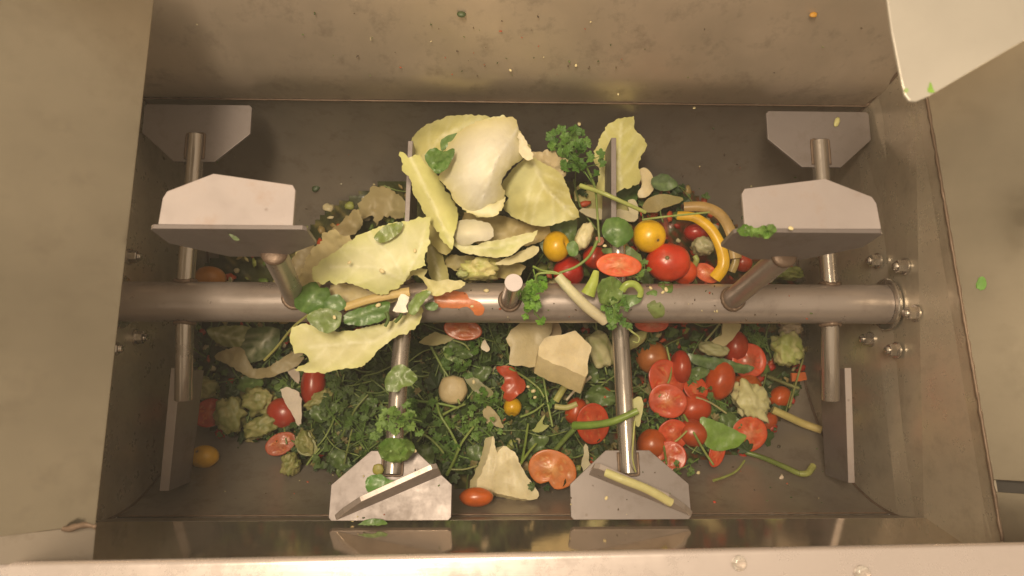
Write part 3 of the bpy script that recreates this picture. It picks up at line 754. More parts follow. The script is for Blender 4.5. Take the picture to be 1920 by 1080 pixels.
# ------------------------------------------------------------ cabbage
CG = None
S = sheet
S('cabbage_leaf', 'large smooth white cupped cabbage leaf, brightest and thickest piece at the top of the heap', 'cabbage leaf',
  [(961,219),(972,234),(977,252),(987,265),(994,281),(985,294),(964,309),(946,328),(941,346),(948,362),(941,377),(933,393),(907,406),(881,401),(855,380),(839,351),(821,330),(839,310),(836,288),(842,268),(860,247),(891,229),(922,221)],
  z=.055, c0=(.80,.77,.63), c1=(.80,.76,.60), edge=(.62,.56,.22), dome=.066, wav=.005, wl=70, sp=7, ribs=[[(975,235),(930,300),(900,390)]], side=6, sideang=25, ribh=.0018, jag=1.8, ribc=(.88,.86,.74))
S('cabbage_leaf', 'yellow green arched cabbage leaf curving behind the big white one', 'cabbage leaf',
  [(770,290),(773,258),(797,236),(835,220),(885,214),(925,222),(920,237),(868,262),(842,300),(815,318),(785,310)], z=.018, c0=(.50,.47,.16), c1=(.60,.56,.24), edge=(.62,.60,.30), dome=-.035, wav=.005, sp=7, ribs=[[(790,300),(830,255),(900,225)]], side=3)
S('cabbage_leaf', 'thin inner white layer peeling off the lower side of the big white cabbage leaf', 'cabbage leaf', [(848,352),(870,372),(900,385),(930,378),(946,366),(943,392),(925,406),(893,404),(862,386)], z=.072, c0=(.72,.68,.38), c1=(.78,.74,.48), edge=(.62,.57,.26), dome=.012, wav=.006, wl=30, sp=5, jag=2)
S('cabbage_leaf', 'frayed cream edge at the right side of the big white cabbage leaf', 'cabbage leaf', [(974,250),(986,262),(994,278),(1000,294),(990,302),(978,292),(972,270)], z=.085, c0=(.74,.68,.48), c1=(.66,.58,.34), wav=.006, wl=16, sp=4, jag=1.6)
S('cabbage_leaf', 'narrow leaf tip poking out above the big white cabbage leaf', 'cabbage leaf', [(900,226),(945,216),(943,226),(918,240)], z=.03, c0=PALE, dome=0, sp=5)
S('cabbage_leaf', 'long yellow green rolled cabbage leaf slanting down from the left upright blade', 'cabbage leaf',
  [(748,291),(756,284),(766,294),(787,289),(797,307),(818,325),(839,362),(852,382),(860,414),(851,440),(847,466),(824,440),(797,403),(777,367),(766,330),(753,320),(755,303)], z=.082, c0=PALEY, c1=(.62,.60,.24), roll=(62, .19), wav=.004, sp=7, ribs=[[(768,290),(805,370),(845,455)]], side=0, jag=2.2)
S('cabbage_leaf', 'rounded veined cabbage leaf lying right of the big white leaf', 'cabbage leaf',
  [(990,292),(975,304),(954,325),(941,346),(946,364),(954,371),(941,388),(959,403),(990,419),(1027,425),(1058,415),(1087,408),(1073,377),(1058,336),(1040,318),(1015,304)], z=.032, c0=PALE, c1=(.52,.48,.17), dome=.034, wav=.008, wl=45, sp=7, ribs=[[(1000,305),(1020,350),(1075,405)]], side=4, ribh=.002)
S('cabbage_leaf', 'torn crumpled beige leaf edge behind the rounded veined cabbage leaf', 'cabbage leaf', [(990,290),(1008,284),(1035,284),(1052,296),(1066,302),(1062,325),(1048,330),(1022,312)], z=.012, c0=(.62,.54,.33), c1=(.52,.42,.24), dome=.008, wav=.01, wl=16, jag=3, sp=5)
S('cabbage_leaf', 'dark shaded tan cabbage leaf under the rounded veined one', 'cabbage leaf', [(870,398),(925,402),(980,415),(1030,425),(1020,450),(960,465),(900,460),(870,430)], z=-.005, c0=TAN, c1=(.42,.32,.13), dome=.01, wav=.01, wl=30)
S('cabbage_leaf', 'small white shell-like cabbage heart leaf below the big white leaf', 'cabbage leaf', [(846,428),(868,412),(907,415),(925,428),(921,449),(895,452),(870,462),(852,450)], z=.055, c0=(.70,.66,.42), c1=WHT, dome=.018, wav=.004, sp=6)
S('cabbage_leaf', 'wide yellow green cabbage leaf spread above the shaft beside the hanging broccoli core', 'cabbage leaf',
  [(845,440),(870,462),(915,452),(950,447),(990,437),(1008,432),(1000,450),(977,462),(959,477),(928,483),(891,478),(865,472),(850,460)], z=.045, c0=PALEY, c1=PALE, dome=.012, wav=.008, sp=7, ribs=[[(850,460),(930,465),(1000,440)]], side=4, edge=(.66,.63,.34))
S('cabbage_leaf', 'thin cream leaf shard left of the yellow tomato', 'cabbage leaf', [(965,478),(985,466),(1010,462),(1006,478),(975,492),(935,498),(930,492)], z=.03, c0=(.58,.52,.25), c1=(.66,.60,.33), wav=.006, sp=6)
S('cabbage_leaf', 'olive yellow leaf piece wedged between the long rolled leaf and the big left leaf', 'cabbage leaf', [(803,410),(822,420),(846,455),(843,474),(828,477),(806,450)], z=.01, c0=(.46,.42,.14), c1=(.52,.46,.17), dome=.006, sp=7)
S('cabbage_leaf', 'narrow upright leaf piece just above the shaft left of the broccoli core', 'cabbage leaf', [(803,455),(822,468),(836,495),(842,530),(812,530),(800,490)], z=-.005, c0=(.46,.44,.18), c1=(.40,.36,.13), dome=.008, sp=7, ribs=[[(810,465),(825,528)]])
S('cabbage_leaf', 'big pale cabbage leaf lying across the left half of the shaft', 'cabbage leaf',
  [(806,408),(766,413),(714,424),(678,440),(636,466),(605,487),(582,513),(605,532),(618,527),(631,536),(649,528),(672,536),(714,555),(730,546),(748,539),(761,523),(775,508),(797,497),(795,481),(805,460),(804,435)],
  z=.080, c0=(.68,.68,.38), c1=(.72,.71,.46), edge=(.58,.60,.22), dome=.022, wav=.007, wl=60, sp=8, ribs=[[(758,525),(735,480),(700,450),(690,430)],[(758,525),(700,500),(620,500)],[(760,520),(785,470),(798,420)]], side=2, ribh=.0012, jag=1.8, tilt=(.01,0))
S('cabbage_leaf', 'dull tan cabbage leaf sticking out left beneath the big pale leaf', 'cabbage leaf', [(553,545),(566,505),(578,478),(600,448),(620,430),(650,442),(668,455),(640,490),(610,520),(600,545),(625,560),(590,570)], z=.035, c0=TAN, c1=(.58,.50,.26), wav=.01, wl=25, jag=3.5, tilt=(.02,0))
S('cabbage_leaf', 'tan leaf hidden between the big pale leaf and the spinach on the shaft', 'cabbage leaf', [(618,535),(660,532),(710,552),(755,540),(760,560),(700,575),(650,580),(625,560)], z=.045, c0=(.56,.46,.22), c1=(.62,.52,.28), wav=.006, sp=7)
S('cabbage_leaf', 'pale cabbage leaf with torn left end hanging over the front of the shaft', 'cabbage leaf',
  [(543,622),(552,612),(578,606),(620,622),(665,618),(700,612),(738,600),(790,575),(788,598),(776,618),(745,632),(722,646),(700,668),(678,688),(652,690),(625,696),(598,700),(553,693),(578,678),(570,662),(552,663),(546,645)],
  z=.045, c0=(.64,.61,.32), c1=(.67,.64,.36), edge=(.58,.58,.22), roll=(-12,.03), wav=.006, wl=50, sp=7, ribs=[[(785,590),(700,640),(580,650)]], side=5, ribh=.001, jag=1.6)
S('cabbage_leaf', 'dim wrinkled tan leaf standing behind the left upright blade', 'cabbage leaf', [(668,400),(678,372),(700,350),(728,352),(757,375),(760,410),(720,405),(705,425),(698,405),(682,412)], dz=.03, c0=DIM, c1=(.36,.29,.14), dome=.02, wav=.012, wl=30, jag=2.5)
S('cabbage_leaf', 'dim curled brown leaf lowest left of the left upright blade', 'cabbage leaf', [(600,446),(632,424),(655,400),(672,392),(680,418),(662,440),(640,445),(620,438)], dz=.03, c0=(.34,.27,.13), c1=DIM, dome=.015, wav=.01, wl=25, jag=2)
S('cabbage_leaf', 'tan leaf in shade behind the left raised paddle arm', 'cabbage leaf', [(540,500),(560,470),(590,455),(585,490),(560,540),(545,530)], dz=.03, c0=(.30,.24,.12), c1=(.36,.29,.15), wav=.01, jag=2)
S('cabbage_leaf', 'tall yellow cabbage leaf standing up behind the right upright blade', 'cabbage leaf',
  [(1114,300),(1120,268),(1133,243),(1152,226),(1188,219),(1189,237),(1200,252),(1213,272),(1204,290),(1196,315),(1204,330),(1198,345),(1160,358),(1140,372),(1120,352),(1124,320)], dz=.045, c0=PALEY, c1=(.52,.46,.17), dome=.022, wav=.006, sp=7, ribs=[[(1165,355),(1160,300),(1165,230)]], side=4, edge=(.62,.60,.24), jag=2)
S('onion_piece', 'flat cream onion layer with rounded end beside the tall yellow leaf', 'onion piece', [(1200,318),(1213,316),(1225,333),(1227,352),(1214,369),(1196,368),(1203,345)], dz=.045, m=FLESH, c0=(.66,.56,.33), th=.004, dome=.004, sp=6)
S('cabbage_piece', 'yellowish cabbage rib slab under the long thin stem near the right upright blade', 'cabbage piece', [(1078,352),(1112,347),(1150,365),(1190,392),(1165,402),(1120,395),(1086,390)], dz=.03, m=FLESH, c0=(.54,.50,.20), c1=(.46,.44,.15), th=.006, sp=7)
for i, (lb, pt) in enumerate((('cream cabbage shard left of the foot of the right upright blade', [(1086,395),(1108,390),(1138,397),(1136,412),(1116,410)]),
                 ('cream cabbage shard with a pointed end right of the foot of the right upright blade', [(1160,392),(1196,402),(1190,415),(1165,412),(1150,405)]),
                 ('small pale cabbage square above the round spinach leaf', [(1178,375),(1194,376),(1196,404),(1180,400)]))):
    S('cabbage_piece', lb, 'cabbage piece', pt, dz=.04, m=FLESH, c0=(.66,.60,.38), th=.005, sp=6, sub=2)
S('cabbage_piece', 'beige flat cabbage slab hanging just in front of the shaft centre', 'cabbage piece', [(976,605),(1036,605),(1022,645),(1005,688),(978,685),(955,683),(957,651),(949,635)], z=-.075, m=FLESH, c0=(.50,.42,.22), c1=(.46,.38,.19), th=.006, wav=.003, sub=2, sp=8, jag=.6)
S('cabbage_piece', 'brown tinged small slab behind the beige slab under the shaft', 'cabbage piece', [(1030,607),(1048,607),(1050,640),(1022,660)], z=-.09, m=FLESH, c0=(.38,.28,.14), th=.005, sub=2)
# the thick core cube
S('cabbage_core', 'thick cream cabbage core block with a cut side, in front of the shaft centre', 'cabbage core', [(1020,635),(1045,629),(1071,623),(1080,620),(1095,637),(1109,651),(1104,666),(1102,688),(1098,706),(1060,689),(1010,667)], z=-.055, m=FLESH, c0=(.70,.58,.34), c1=(.74,.63,.38), th=.032, bshift=(-.005,-.026), wav=.003, sub=2, sp=7, jag=.9, tilt=(0,-.004))
S('cabbage_core', 'fan-shaped cream cabbage core with split top, lying between the two front paddles', 'cabbage core', [(925,818),(932,850),(944,836),(966,848),(975,870),(996,905),(1010,922),(1006,934),(990,937),(950,928),(911,918),(893,914),(905,880),(918,850)], dz=.045, m=FLESH, c0=(.68,.60,.36), c1=(.72,.66,.44), th=.016, bshift=(-.012,-.004), wav=.005, sub=2, sp=6, jag=1.6, ribs=[[(930,840),(925,915)],[(948,842),(960,925)],[(965,855),(990,925)]], ribc=(.56,.47,.26))
S('cabbage_leaf', 'twisted pale leaf strip ending in a point over the orange splash on the shaft', 'cabbage leaf', [(748,541),(768,520),(782,516),(802,540),(790,545),(815,556),(840,547),(865,540),(872,530),(845,524),(815,527),(795,518),(802,505),(775,505),(760,522)], z=.070, c0=(.66,.62,.36), c1=(.58,.54,.22), wav=.008, wl=20, sp=5, sub=3)
S('cabbage_piece', 'small white cabbage rib piece with a cut end on the pale leaf at the shaft', 'cabbage piece', [(752,552),(767,557),(760,574),(764,584),(752,586),(735,583),(744,570)], z=.085, m=FLESH, c0=(.80,.74,.62), th=.006, sub=2, sp=5)
stem('cabbage_rib', 'long tan cabbage rib lying over the spinach on the shaft', 'cabbage piece', [(646,576,.072),(690,562,.074),(735,552,.076),(768,547,.078)], .0055, .0065, (.56,.42,.16), (.60,.46,.20), m=FLESH, flat=.5)
for i, pp in enumerate(([(741,604,.07),(752,590,.074),(757,565,.078)], [(722,612,.072),(728,598,.074),(724,585,.076)])):
    stem('leaf_stalk', ('curved green leaf stalk on the pale leaf beside the white rib', 'short dark green leaf stalk left of the curved one')[i], 'stalk', pp, .0022, .003, (.09,.15,.03))
chunk('cauliflower_core', 'knobbly yellow green cauliflower stump resting on the back of the shaft', 'cauliflower', 899, 505, 34, 20, .024, z=.012, c0=(.52,.54,.17), c1=(.70,.62,.30), lump=.45, fr=3.0, flor=4)
chunk('cauliflower_stalk', 'small pale green stalk knob left of the cauliflower stump', 'cauliflower', 868, 513, 12, 8, .010, z=.015, c0=(.46,.52,.20), c1=(.5,.55,.25), lump=.2)
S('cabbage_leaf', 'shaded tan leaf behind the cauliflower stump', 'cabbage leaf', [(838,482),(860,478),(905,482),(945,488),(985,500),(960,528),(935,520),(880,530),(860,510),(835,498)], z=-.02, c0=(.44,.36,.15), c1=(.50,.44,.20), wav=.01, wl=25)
S('cabbage_leaf', 'curled pale leaf scrap in front of the shaft left of the orange slice', 'cabbage leaf', [(786,640),(815,622),(832,628),(860,634),(866,638),(838,642),(812,648),(790,645)], dz=.035, c0=(.50,.46,.22), wav=.006, sp=6)
# dim left-hand leaves
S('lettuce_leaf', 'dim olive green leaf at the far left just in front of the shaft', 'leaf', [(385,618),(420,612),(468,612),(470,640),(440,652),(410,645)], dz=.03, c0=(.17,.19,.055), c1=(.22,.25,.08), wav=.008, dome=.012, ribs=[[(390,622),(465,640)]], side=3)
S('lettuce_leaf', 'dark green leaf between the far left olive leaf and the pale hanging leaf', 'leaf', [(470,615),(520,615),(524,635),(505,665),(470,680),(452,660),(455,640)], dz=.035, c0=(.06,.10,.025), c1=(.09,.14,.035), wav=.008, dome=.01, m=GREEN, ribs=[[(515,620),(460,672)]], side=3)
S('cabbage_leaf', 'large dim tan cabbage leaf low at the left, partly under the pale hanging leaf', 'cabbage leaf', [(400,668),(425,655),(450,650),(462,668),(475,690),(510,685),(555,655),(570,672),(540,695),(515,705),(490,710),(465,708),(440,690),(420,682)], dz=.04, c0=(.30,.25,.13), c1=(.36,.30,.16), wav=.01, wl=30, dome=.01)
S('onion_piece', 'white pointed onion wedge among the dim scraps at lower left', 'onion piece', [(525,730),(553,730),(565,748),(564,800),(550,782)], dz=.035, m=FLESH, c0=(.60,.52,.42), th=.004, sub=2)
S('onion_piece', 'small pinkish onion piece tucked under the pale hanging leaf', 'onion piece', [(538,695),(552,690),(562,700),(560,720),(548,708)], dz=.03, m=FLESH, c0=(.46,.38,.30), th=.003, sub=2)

# ------------------------------------------------------------ green leaves
def spinach(label, pts, rib, c0=SPIN, c1=SPIN2, name='spinach_leaf', side=4, cat='spinach leaf', **k):
    k.setdefault('wav', .005); k.setdefault('wl', 22); k.setdefault('sp', 5)
    return S(name, label, cat, pts, m=GREEN, c0=c0, c1=c1, ribs=[rib], side=side, ribc=lerp(c1, (.25,.38,.12), .6), ribh=.0008, th=.0007, **k)
spinach('crinkled dark spinach leaf stuck on the left side of the big white cabbage leaf', [(798,300),(800,285),(815,278),(832,283),(852,279),(850,295),(838,315),(824,325),(812,320)], [(805,328),(820,300),(840,285)], z=.115, wav=.010, wl=12)
spinach('dark leaf half hidden behind the upper left edge of the big white leaf', [(828,262),(845,252),(862,250),(850,266),(832,282),(825,275)], [(828,278),(855,255)], z=.028)
spinach('bright olive spinach leaf lying on the big pale cabbage leaf', [(700,446),(720,424),(745,417),(755,418),(752,432),(738,446),(718,455)], [(702,446),(752,420)], c0=(.17,.22,.035), c1=(.22,.28,.05), z=.112)
spinach('large dark spinach leaf at the left end of the leaves on the shaft', [(556,548),(575,532),(592,528),(602,540),(615,538),(620,555),(612,580),(590,592),(565,584),(552,570)], [(560,590),(590,555),(605,538)], z=.068, dome=.012)
spinach('small dark spinach leaf overlapping right of the large one on the shaft', [(612,560),(632,552),(648,566),(645,580),(625,585),(608,580)], [(610,580),(645,562)], z=.075)
spinach('round olive green leaf with a seed on it, below the large spinach leaf', [(578,592),(600,578),(625,580),(640,590),(636,612),(618,624),(598,620),(580,605)], [(580,600),(635,600)], c0=(.13,.19,.045), c1=(.17,.24,.06), z=.082)
spinach('long dark green leaf with a seed lying under the tan rib on the shaft', [(645,590),(668,580),(700,570),(728,565),(730,580),(718,600),(690,610),(660,610),(644,604)], [(648,600),(725,572)], z=.066)
spinach('mid green folded leaf right of the small white cabbage rib piece', [(768,570),(780,552),(800,545),(808,550),(792,570),(778,590),(766,586)], [(770,588),(800,550)], c0=(.13,.21,.04), c1=(.18,.27,.05), z=.078)
spinach('tiny dark leaf on the shaft at the left edge of the orange splash', [(795,572),(812,566),(822,572),(815,582),(800,580)], [(798,576),(820,574)], z=.045)
spinach('squarish dark green leaf standing behind the left yellow tomato', [(1010,418),(1030,410),(1060,412),(1080,410),(1080,440),(1065,470),(1030,480),(1012,460)], [(1045,480),(1045,415)], z=-.008, c0=(.07,.12,.025), c1=(.10,.16,.035))
spinach('small green leaf scrap overlapping the right side of the left yellow tomato', [(1062,460),(1075,452),(1084,462),(1082,478),(1068,480)], [(1064,476),(1082,458)], z=.03)
spinach('round dark spinach leaf at the foot of the right upright blade', [(1130,422),(1142,409),(1160,407),(1180,420),(1188,438),(1176,455),(1158,464),(1140,452),(1130,440)], [(1158,464),(1158,412)], z=.035, dome=.010)
spinach('mid green leaf just above the oval tomato half', [(1130,468),(1160,464),(1180,462),(1200,478),(1206,500),(1195,515),(1165,480),(1135,476)], [(1140,470),(1200,500)], z=.012, c0=(.10,.16,.04), c1=(.15,.22,.06))
spinach('crumpled green leaf on the shaft below the oval tomato half', [(1125,528),(1145,518),(1165,530),(1168,552),(1150,572),(1128,570),(1120,550)], [(1130,570),(1160,528)], z=.060, wav=.012, wl=12, c0=(.10,.17,.035), c1=(.17,.26,.06))
spinach('dark leaf hanging at the right of the crumpled one on the shaft', [(1165,555),(1190,552),(1206,548),(1200,566),(1180,576),(1166,574)], [(1168,572),(1202,552)], z=.048)
spinach('small olive leaf stuck on the bare right half of the shaft', [(1214,570),(1232,562),(1246,578),(1244,592),(1228,596),(1218,585)], [(1216,572),(1242,590)], c0=(.16,.20,.06), c1=(.20,.25,.08), zf=lambda x, y: on_shaft_z(x, y), z=0, wav=.002)
spinach('tiny dark leaf fragment on top of the shaft above the small olive leaf', [(1234,533),(1248,529),(1262,533),(1258,548),(1246,545)], [(1236,534),(1258,545)], zf=lambda x, y: on_shaft_z(x, y), z=0, wav=.003)
spinach('dark green leaf fragment on the shaft next to the crumpled leaf', [(1212,550),(1226,543),(1232,550),(1224,558)], [(1214,552),(1230,548)], zf=lambda x, y: on_shaft_z(x, y), z=0, wav=.003)
spinach('small mottled green leaf stuck half way along the left front arm', [(722,712),(735,690),(752,684),(768,692),(783,708),(772,722),(752,728),(745,735),(725,732)], [(725,730),(760,690)], z=.060, c0=(.15,.22,.05), c1=(.10,.17,.03), wav=.008)
spinach('crinkled green leaf bundle covering the lower end of the left front arm', [(708,842),(722,822),(745,822),(768,826),(778,842),(770,858),(745,868),(720,862)], [(712,850),(772,838)], z=.075, dome=.012, wav=.014, wl=12, c0=(.06,.14,.02), c1=(.15,.26,.04))
spinach('bright green basil leaf on the left front paddle', [(684,906),(692,893),(712,889),(726,898),(741,903),(738,916),(718,922),(700,928),(688,920)], [(688,910),(740,906)], z=.062, c0=(.07,.20,.03), c1=(.12,.28,.05), wav=.004)
spinach('thin dark leaf lying on the lower lip of the left front paddle', [(670,984),(690,974),(712,973),(726,982),(700,986)], [(672,983),(724,982)], z=.064, side=0)
spinach('large bright green leaf lying on the tomatoes right of the right front arm', [(1313,784),(1330,785),(1355,795),(1382,808),(1400,818),(1385,836),(1355,845),(1328,840),(1318,822)], [(1316,790),(1350,820),(1398,820)], dz=.045, c0=(.12,.24,.025), c1=(.18,.32,.04), sp=6)
spinach('dark strap-like green leaf running above the tomatoes at right', [(1290,662),(1315,668),(1350,672),(1385,680),(1415,690),(1395,700),(1360,697),(1320,690),(1295,678)], [(1292,668),(1412,690)], dz=.05, c0=(.05,.10,.02), c1=(.07,.13,.03), side=0)
spinach('green leaf at the left edge of the right raised paddle', [(1382,430),(1400,422),(1420,424),(1450,420),(1455,432),(1440,444),(1410,446),(1390,442)], [(1384,434),(1452,430)], z=.315, c0=(.08,.19,.025), c1=(.16,.30,.05), wav=.016, wl=14, jag=3.5)
spinach('dull green leaf behind the onion layer at upper right of the heap', [(1222,335),(1240,326),(1262,335),(1270,350),(1245,358),(1225,352)], [(1224,345),(1268,348)], dz=.03, c0=(.05,.09,.03), c1=(.07,.12,.04))
spinach('dark leaf tip under the tall yellow leaf', [(1160,358),(1198,348),(1195,375),(1175,385),(1158,375)], [(1160,375),(1196,352)], dz=.035)
S('squash_slice', 'olive and brown squash peel piece lying right of the cabbage shards', 'squash piece', [(1215,372),(1245,364),(1280,370),(1275,380),(1250,388),(1225,398),(1205,392)], dz=.035, m=FLESH, c0=(.24,.22,.07), c1=(.32,.25,.11), th=.004, wav=.005)
S('green_leaf_scrap', 'light green leaf scrap left of the beige slab in the parsley', 'leaf', [(832,650),(858,650),(868,668),(870,682),(848,678),(836,670)], dz=.035, m=GREEN, c0=(.16,.25,.04), c1=(.20,.30,.05), wav=.006, wl=15, sp=5)
for lb, pts, c in (('dull green squash skin slice right of the mushroom disc', [(868,702),(875,692),(900,715),(925,735),(915,745),(885,730)], (.24,.24,.09)),
                 ('yellow green triangular leaf scrap above the fan-shaped core', [(1005,800),(1022,778),(1016,795),(1030,798),(1010,812),(996,806)], (.36,.40,.10)),
                 ('tan triangular scrap below the mushroom disc', [(905,770),(920,762),(945,800),(930,800),(910,790)], (.40,.33,.15)),
                 ('pale green wedge below the tan leaf at lower left of the pile', [(556,820),(575,808),(592,835),(596,848),(575,855),(558,845)], (.26,.27,.10))):
    S('vegetable_scrap', lb, 'vegetable scrap', pts, dz=.035, m=FLESH, c0=c, th=.003, sub=3, sp=5)

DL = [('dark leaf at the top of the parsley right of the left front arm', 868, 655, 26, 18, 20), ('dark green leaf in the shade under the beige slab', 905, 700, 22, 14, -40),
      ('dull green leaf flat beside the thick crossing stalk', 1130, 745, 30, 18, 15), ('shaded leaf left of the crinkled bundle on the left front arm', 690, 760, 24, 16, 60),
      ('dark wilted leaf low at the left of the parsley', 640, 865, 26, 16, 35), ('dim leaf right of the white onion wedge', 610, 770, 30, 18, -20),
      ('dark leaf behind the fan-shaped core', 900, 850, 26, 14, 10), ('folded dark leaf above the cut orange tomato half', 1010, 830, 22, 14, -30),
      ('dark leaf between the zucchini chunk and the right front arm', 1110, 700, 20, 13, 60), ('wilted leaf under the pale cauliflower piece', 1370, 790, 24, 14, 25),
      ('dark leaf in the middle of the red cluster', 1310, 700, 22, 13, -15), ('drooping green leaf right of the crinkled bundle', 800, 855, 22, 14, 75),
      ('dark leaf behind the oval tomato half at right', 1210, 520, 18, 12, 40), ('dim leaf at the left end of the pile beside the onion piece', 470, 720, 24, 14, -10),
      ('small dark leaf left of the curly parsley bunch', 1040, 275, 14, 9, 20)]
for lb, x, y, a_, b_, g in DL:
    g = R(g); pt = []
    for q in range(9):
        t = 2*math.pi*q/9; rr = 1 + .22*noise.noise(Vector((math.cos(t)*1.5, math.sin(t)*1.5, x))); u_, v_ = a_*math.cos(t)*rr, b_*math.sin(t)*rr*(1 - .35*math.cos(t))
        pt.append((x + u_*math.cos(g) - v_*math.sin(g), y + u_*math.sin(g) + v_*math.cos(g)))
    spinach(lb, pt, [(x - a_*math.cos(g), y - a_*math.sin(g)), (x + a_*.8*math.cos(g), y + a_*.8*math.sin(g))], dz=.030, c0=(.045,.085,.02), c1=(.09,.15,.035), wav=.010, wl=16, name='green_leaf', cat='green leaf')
# ------------------------------------------------------------ tomatoes and peppers
B = ball
B('yellow_tomato', 'yellow tomato left of centre with a split side, in front of the squarish leaf', 'yellow tomato', 1043, 462, 29, z=-.002, sq=(.88,1.0,.9), c0=YEL, c1=(.76,.44,.015), scar=(.6,.1,.5), scarc=(.6,.3,.02), dent=.3)
B('yellow_tomato', 'round yellow tomato with a brown navel touching the large red tomato', 'yellow tomato', 1217, 443, 31, z=.005, sq=(1,1,.95), c0=(.82,.52,.012), c1=(.78,.46,.012), scar=(.40,-.42,.75), scarc=(.42,.20,.05))
B('yellow_tomato', 'small deep yellow cherry tomato in the parsley in front of the shaft', 'yellow tomato', 961, 763, 17, dz=.030, sq=(1,1.05,1), c0=(.78,.46,.01))
B('yellow_tomato', 'lone yellow tomato with a dark hole on the tank floor at lower left', 'yellow tomato', 383, 856, 27, z=floor_pt(383,856).z+.022, sq=(1,.78,.8), c0=(.66,.38,.02), scar=(-.3,.5,.7), scarc=(.08,.04,.02))
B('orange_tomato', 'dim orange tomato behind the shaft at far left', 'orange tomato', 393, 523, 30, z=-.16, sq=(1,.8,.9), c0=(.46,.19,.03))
B('tomato', 'large bright red tomato with a green scar, just above the shaft', 'tomato', 1253, 492, 42, z=-.002, sq=(1,.86,.85), c0=(.62,.035,.012), c1=(.60,.06,.015), scar=(-.25,.05,.95), scarc=(.40,.12,.03), lobes=.3, dent=.05)
B('tomato', 'red tomato partly hidden right behind the large bright red one', 'tomato', 1283, 510, 24, z=-.02, c0=(.60,.06,.015))
B('tomato', 'dark red tomato pressed against the shaft under the parsley stems', 'tomato', 1066, 510, 29, z=-.03, c0=(.42,.018,.012), c1=(.5,.03,.012))
B('tomato', 'dark red tomato behind the oval tomato half', 'tomato', 1115, 482, 22, z=-.02, c0=(.48,.03,.014))
B('tomato', 'dusky red tomato inside the curve of the yellow pepper strip', 'tomato', 1306, 436, 24, z=-.05, sq=(1,.7,.8), c0=(.40,.02,.02))
B('tomato', 'dim red tomato right of the yellow pepper strip', 'tomato', 1393, 492, 18, z=-.08, c0=(.42,.04,.015))
half('tomato_half', 'oval orange-red tomato half with its cut face up, resting above the shaft', 'tomato half', 1160, 497, 43, 22, 4, n=(.02,-.12,1), z=.055, loc=2, c0=(.64,.08,.02), face=(.72,.14,.04), core=(.82,.45,.22), deep=.6)
half('tomato_half', 'tomato piece with orange flesh below the end of the yellow pepper strip', 'tomato half', 1325, 512, 26, 17, 30, z=-.03, loc=3, face=(.60,.12,.04))
half('tomato_half', 'orange tomato half with notched edge beside the fan-shaped cabbage core', 'tomato half', 1036, 880, 46, 36, 18, n=(-.05,-.1,1), dz=.045, loc=3, c0=(.56,.15,.03), face=(.62,.21,.06), core=(.72,.42,.16), seeds=(.70,.42,.16), notch=.35, deep=.6)
half('tomato_half', 'orange tomato slice peeking out in front of the shaft below the splash', 'tomato half', 868, 618, 36, 20, 8, dz=.035, loc=3, c0=(.55,.10,.03), face=(.60,.16,.05), deep=.4)
half('tomato_half', 'tomato half tucked under the shaft between the two right arms', 'tomato half', 1222, 608, 32, 15, 0, dz=.03, loc=3, c0=(.62,.08,.03), face=(.66,.12,.05), deep=.5)
B('tomato', 'orange-red tomato end beside the left front paddle', 'tomato', 893, 932, 32, z=pz(893,932)+.014, sq=(1,.55,.6), c0=(.60,.12,.02))
S('tomato_piece', 'torn flat red tomato piece above the yellow cherry tomato', 'tomato piece', [(930,690),(945,686),(963,690),(975,705),(985,716),(982,732),(966,745),(955,752),(944,746),(947,735),(940,728),(946,712)], dz=.045, m=CUT, c0=(.50,.06,.02), c1=(.56,.10,.03), dome=.010, th=.006, wav=.006, wl=18, sp=5, sub=3)
B('tomato', 'orange green tomato touching the right front arm at the top of the red cluster', 'tomato', 1222, 670, 31, dz=.02, c0=(.44,.13,.03), c1=(.52,.20,.05))
reds = [(1276,688,22,.035,(.7,1.1,.9),'narrow red tomato standing upright right of the orange green one'),
        (1250,712,31,.03,(1,.9,.8),'broad red tomato below the orange green one'),
        (1350,712,28,.035,(1.1,.75,.8),'red oval tomato under the dark strap-like leaf'),
        (1398,728,24,.025,(1,.9,.8),'red tomato behind the pale cauliflower piece'),
        (1305,728,20,.022,(1,1,.8),'dull red tomato with a leaf across it in the middle of the red cluster'),
        (1300,765,26,.02,(1,.9,.8),'red tomato low in the cluster under curly leaves'),
        (1262,815,23,.03,(1,1,.8),'small red tomato next to the right front paddle top'),
        (1222,835,24,.03,(1,.9,.8),'red tomato sliced open behind the right front paddle'),
        (1256,855,24,.025,(1,.9,.9),'red tomato at the lower edge of the cluster right of the paddle'),
        (1300,812,22,.025,(.9,1,.8),'dark red tomato left of the large bright green leaf'),
        (1345,848,22,.012,(1.2,.6,.7),'flat red tomato piece under the large bright green leaf'),
        (1462,745,18,.01,(1,.8,.8),'small red tomato near the right end of the pile'),
        (1378,650,24,.02,(1,.8,.8),'dusky maroon tomato behind the ring-shaped one at right'),
        (1112,795,32,.03,(1.1,.8,.7),'red tomato crossed by a green stalk left of the right front arm'),
        (1080,770,20,.02,(1,.8,.8),'small red tomato behind the crossing green stalk'),
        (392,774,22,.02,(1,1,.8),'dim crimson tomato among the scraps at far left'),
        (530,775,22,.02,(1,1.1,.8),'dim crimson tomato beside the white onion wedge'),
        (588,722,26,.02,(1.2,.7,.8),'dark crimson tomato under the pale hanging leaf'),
        (1440,790,15,.005,(1,.8,.7),'dim red scrap of tomato beside the yellow stick'),
        (1130,745,16,.015,(1,.8,.8),'small dark red tomato in the parsley left of the right front arm')]
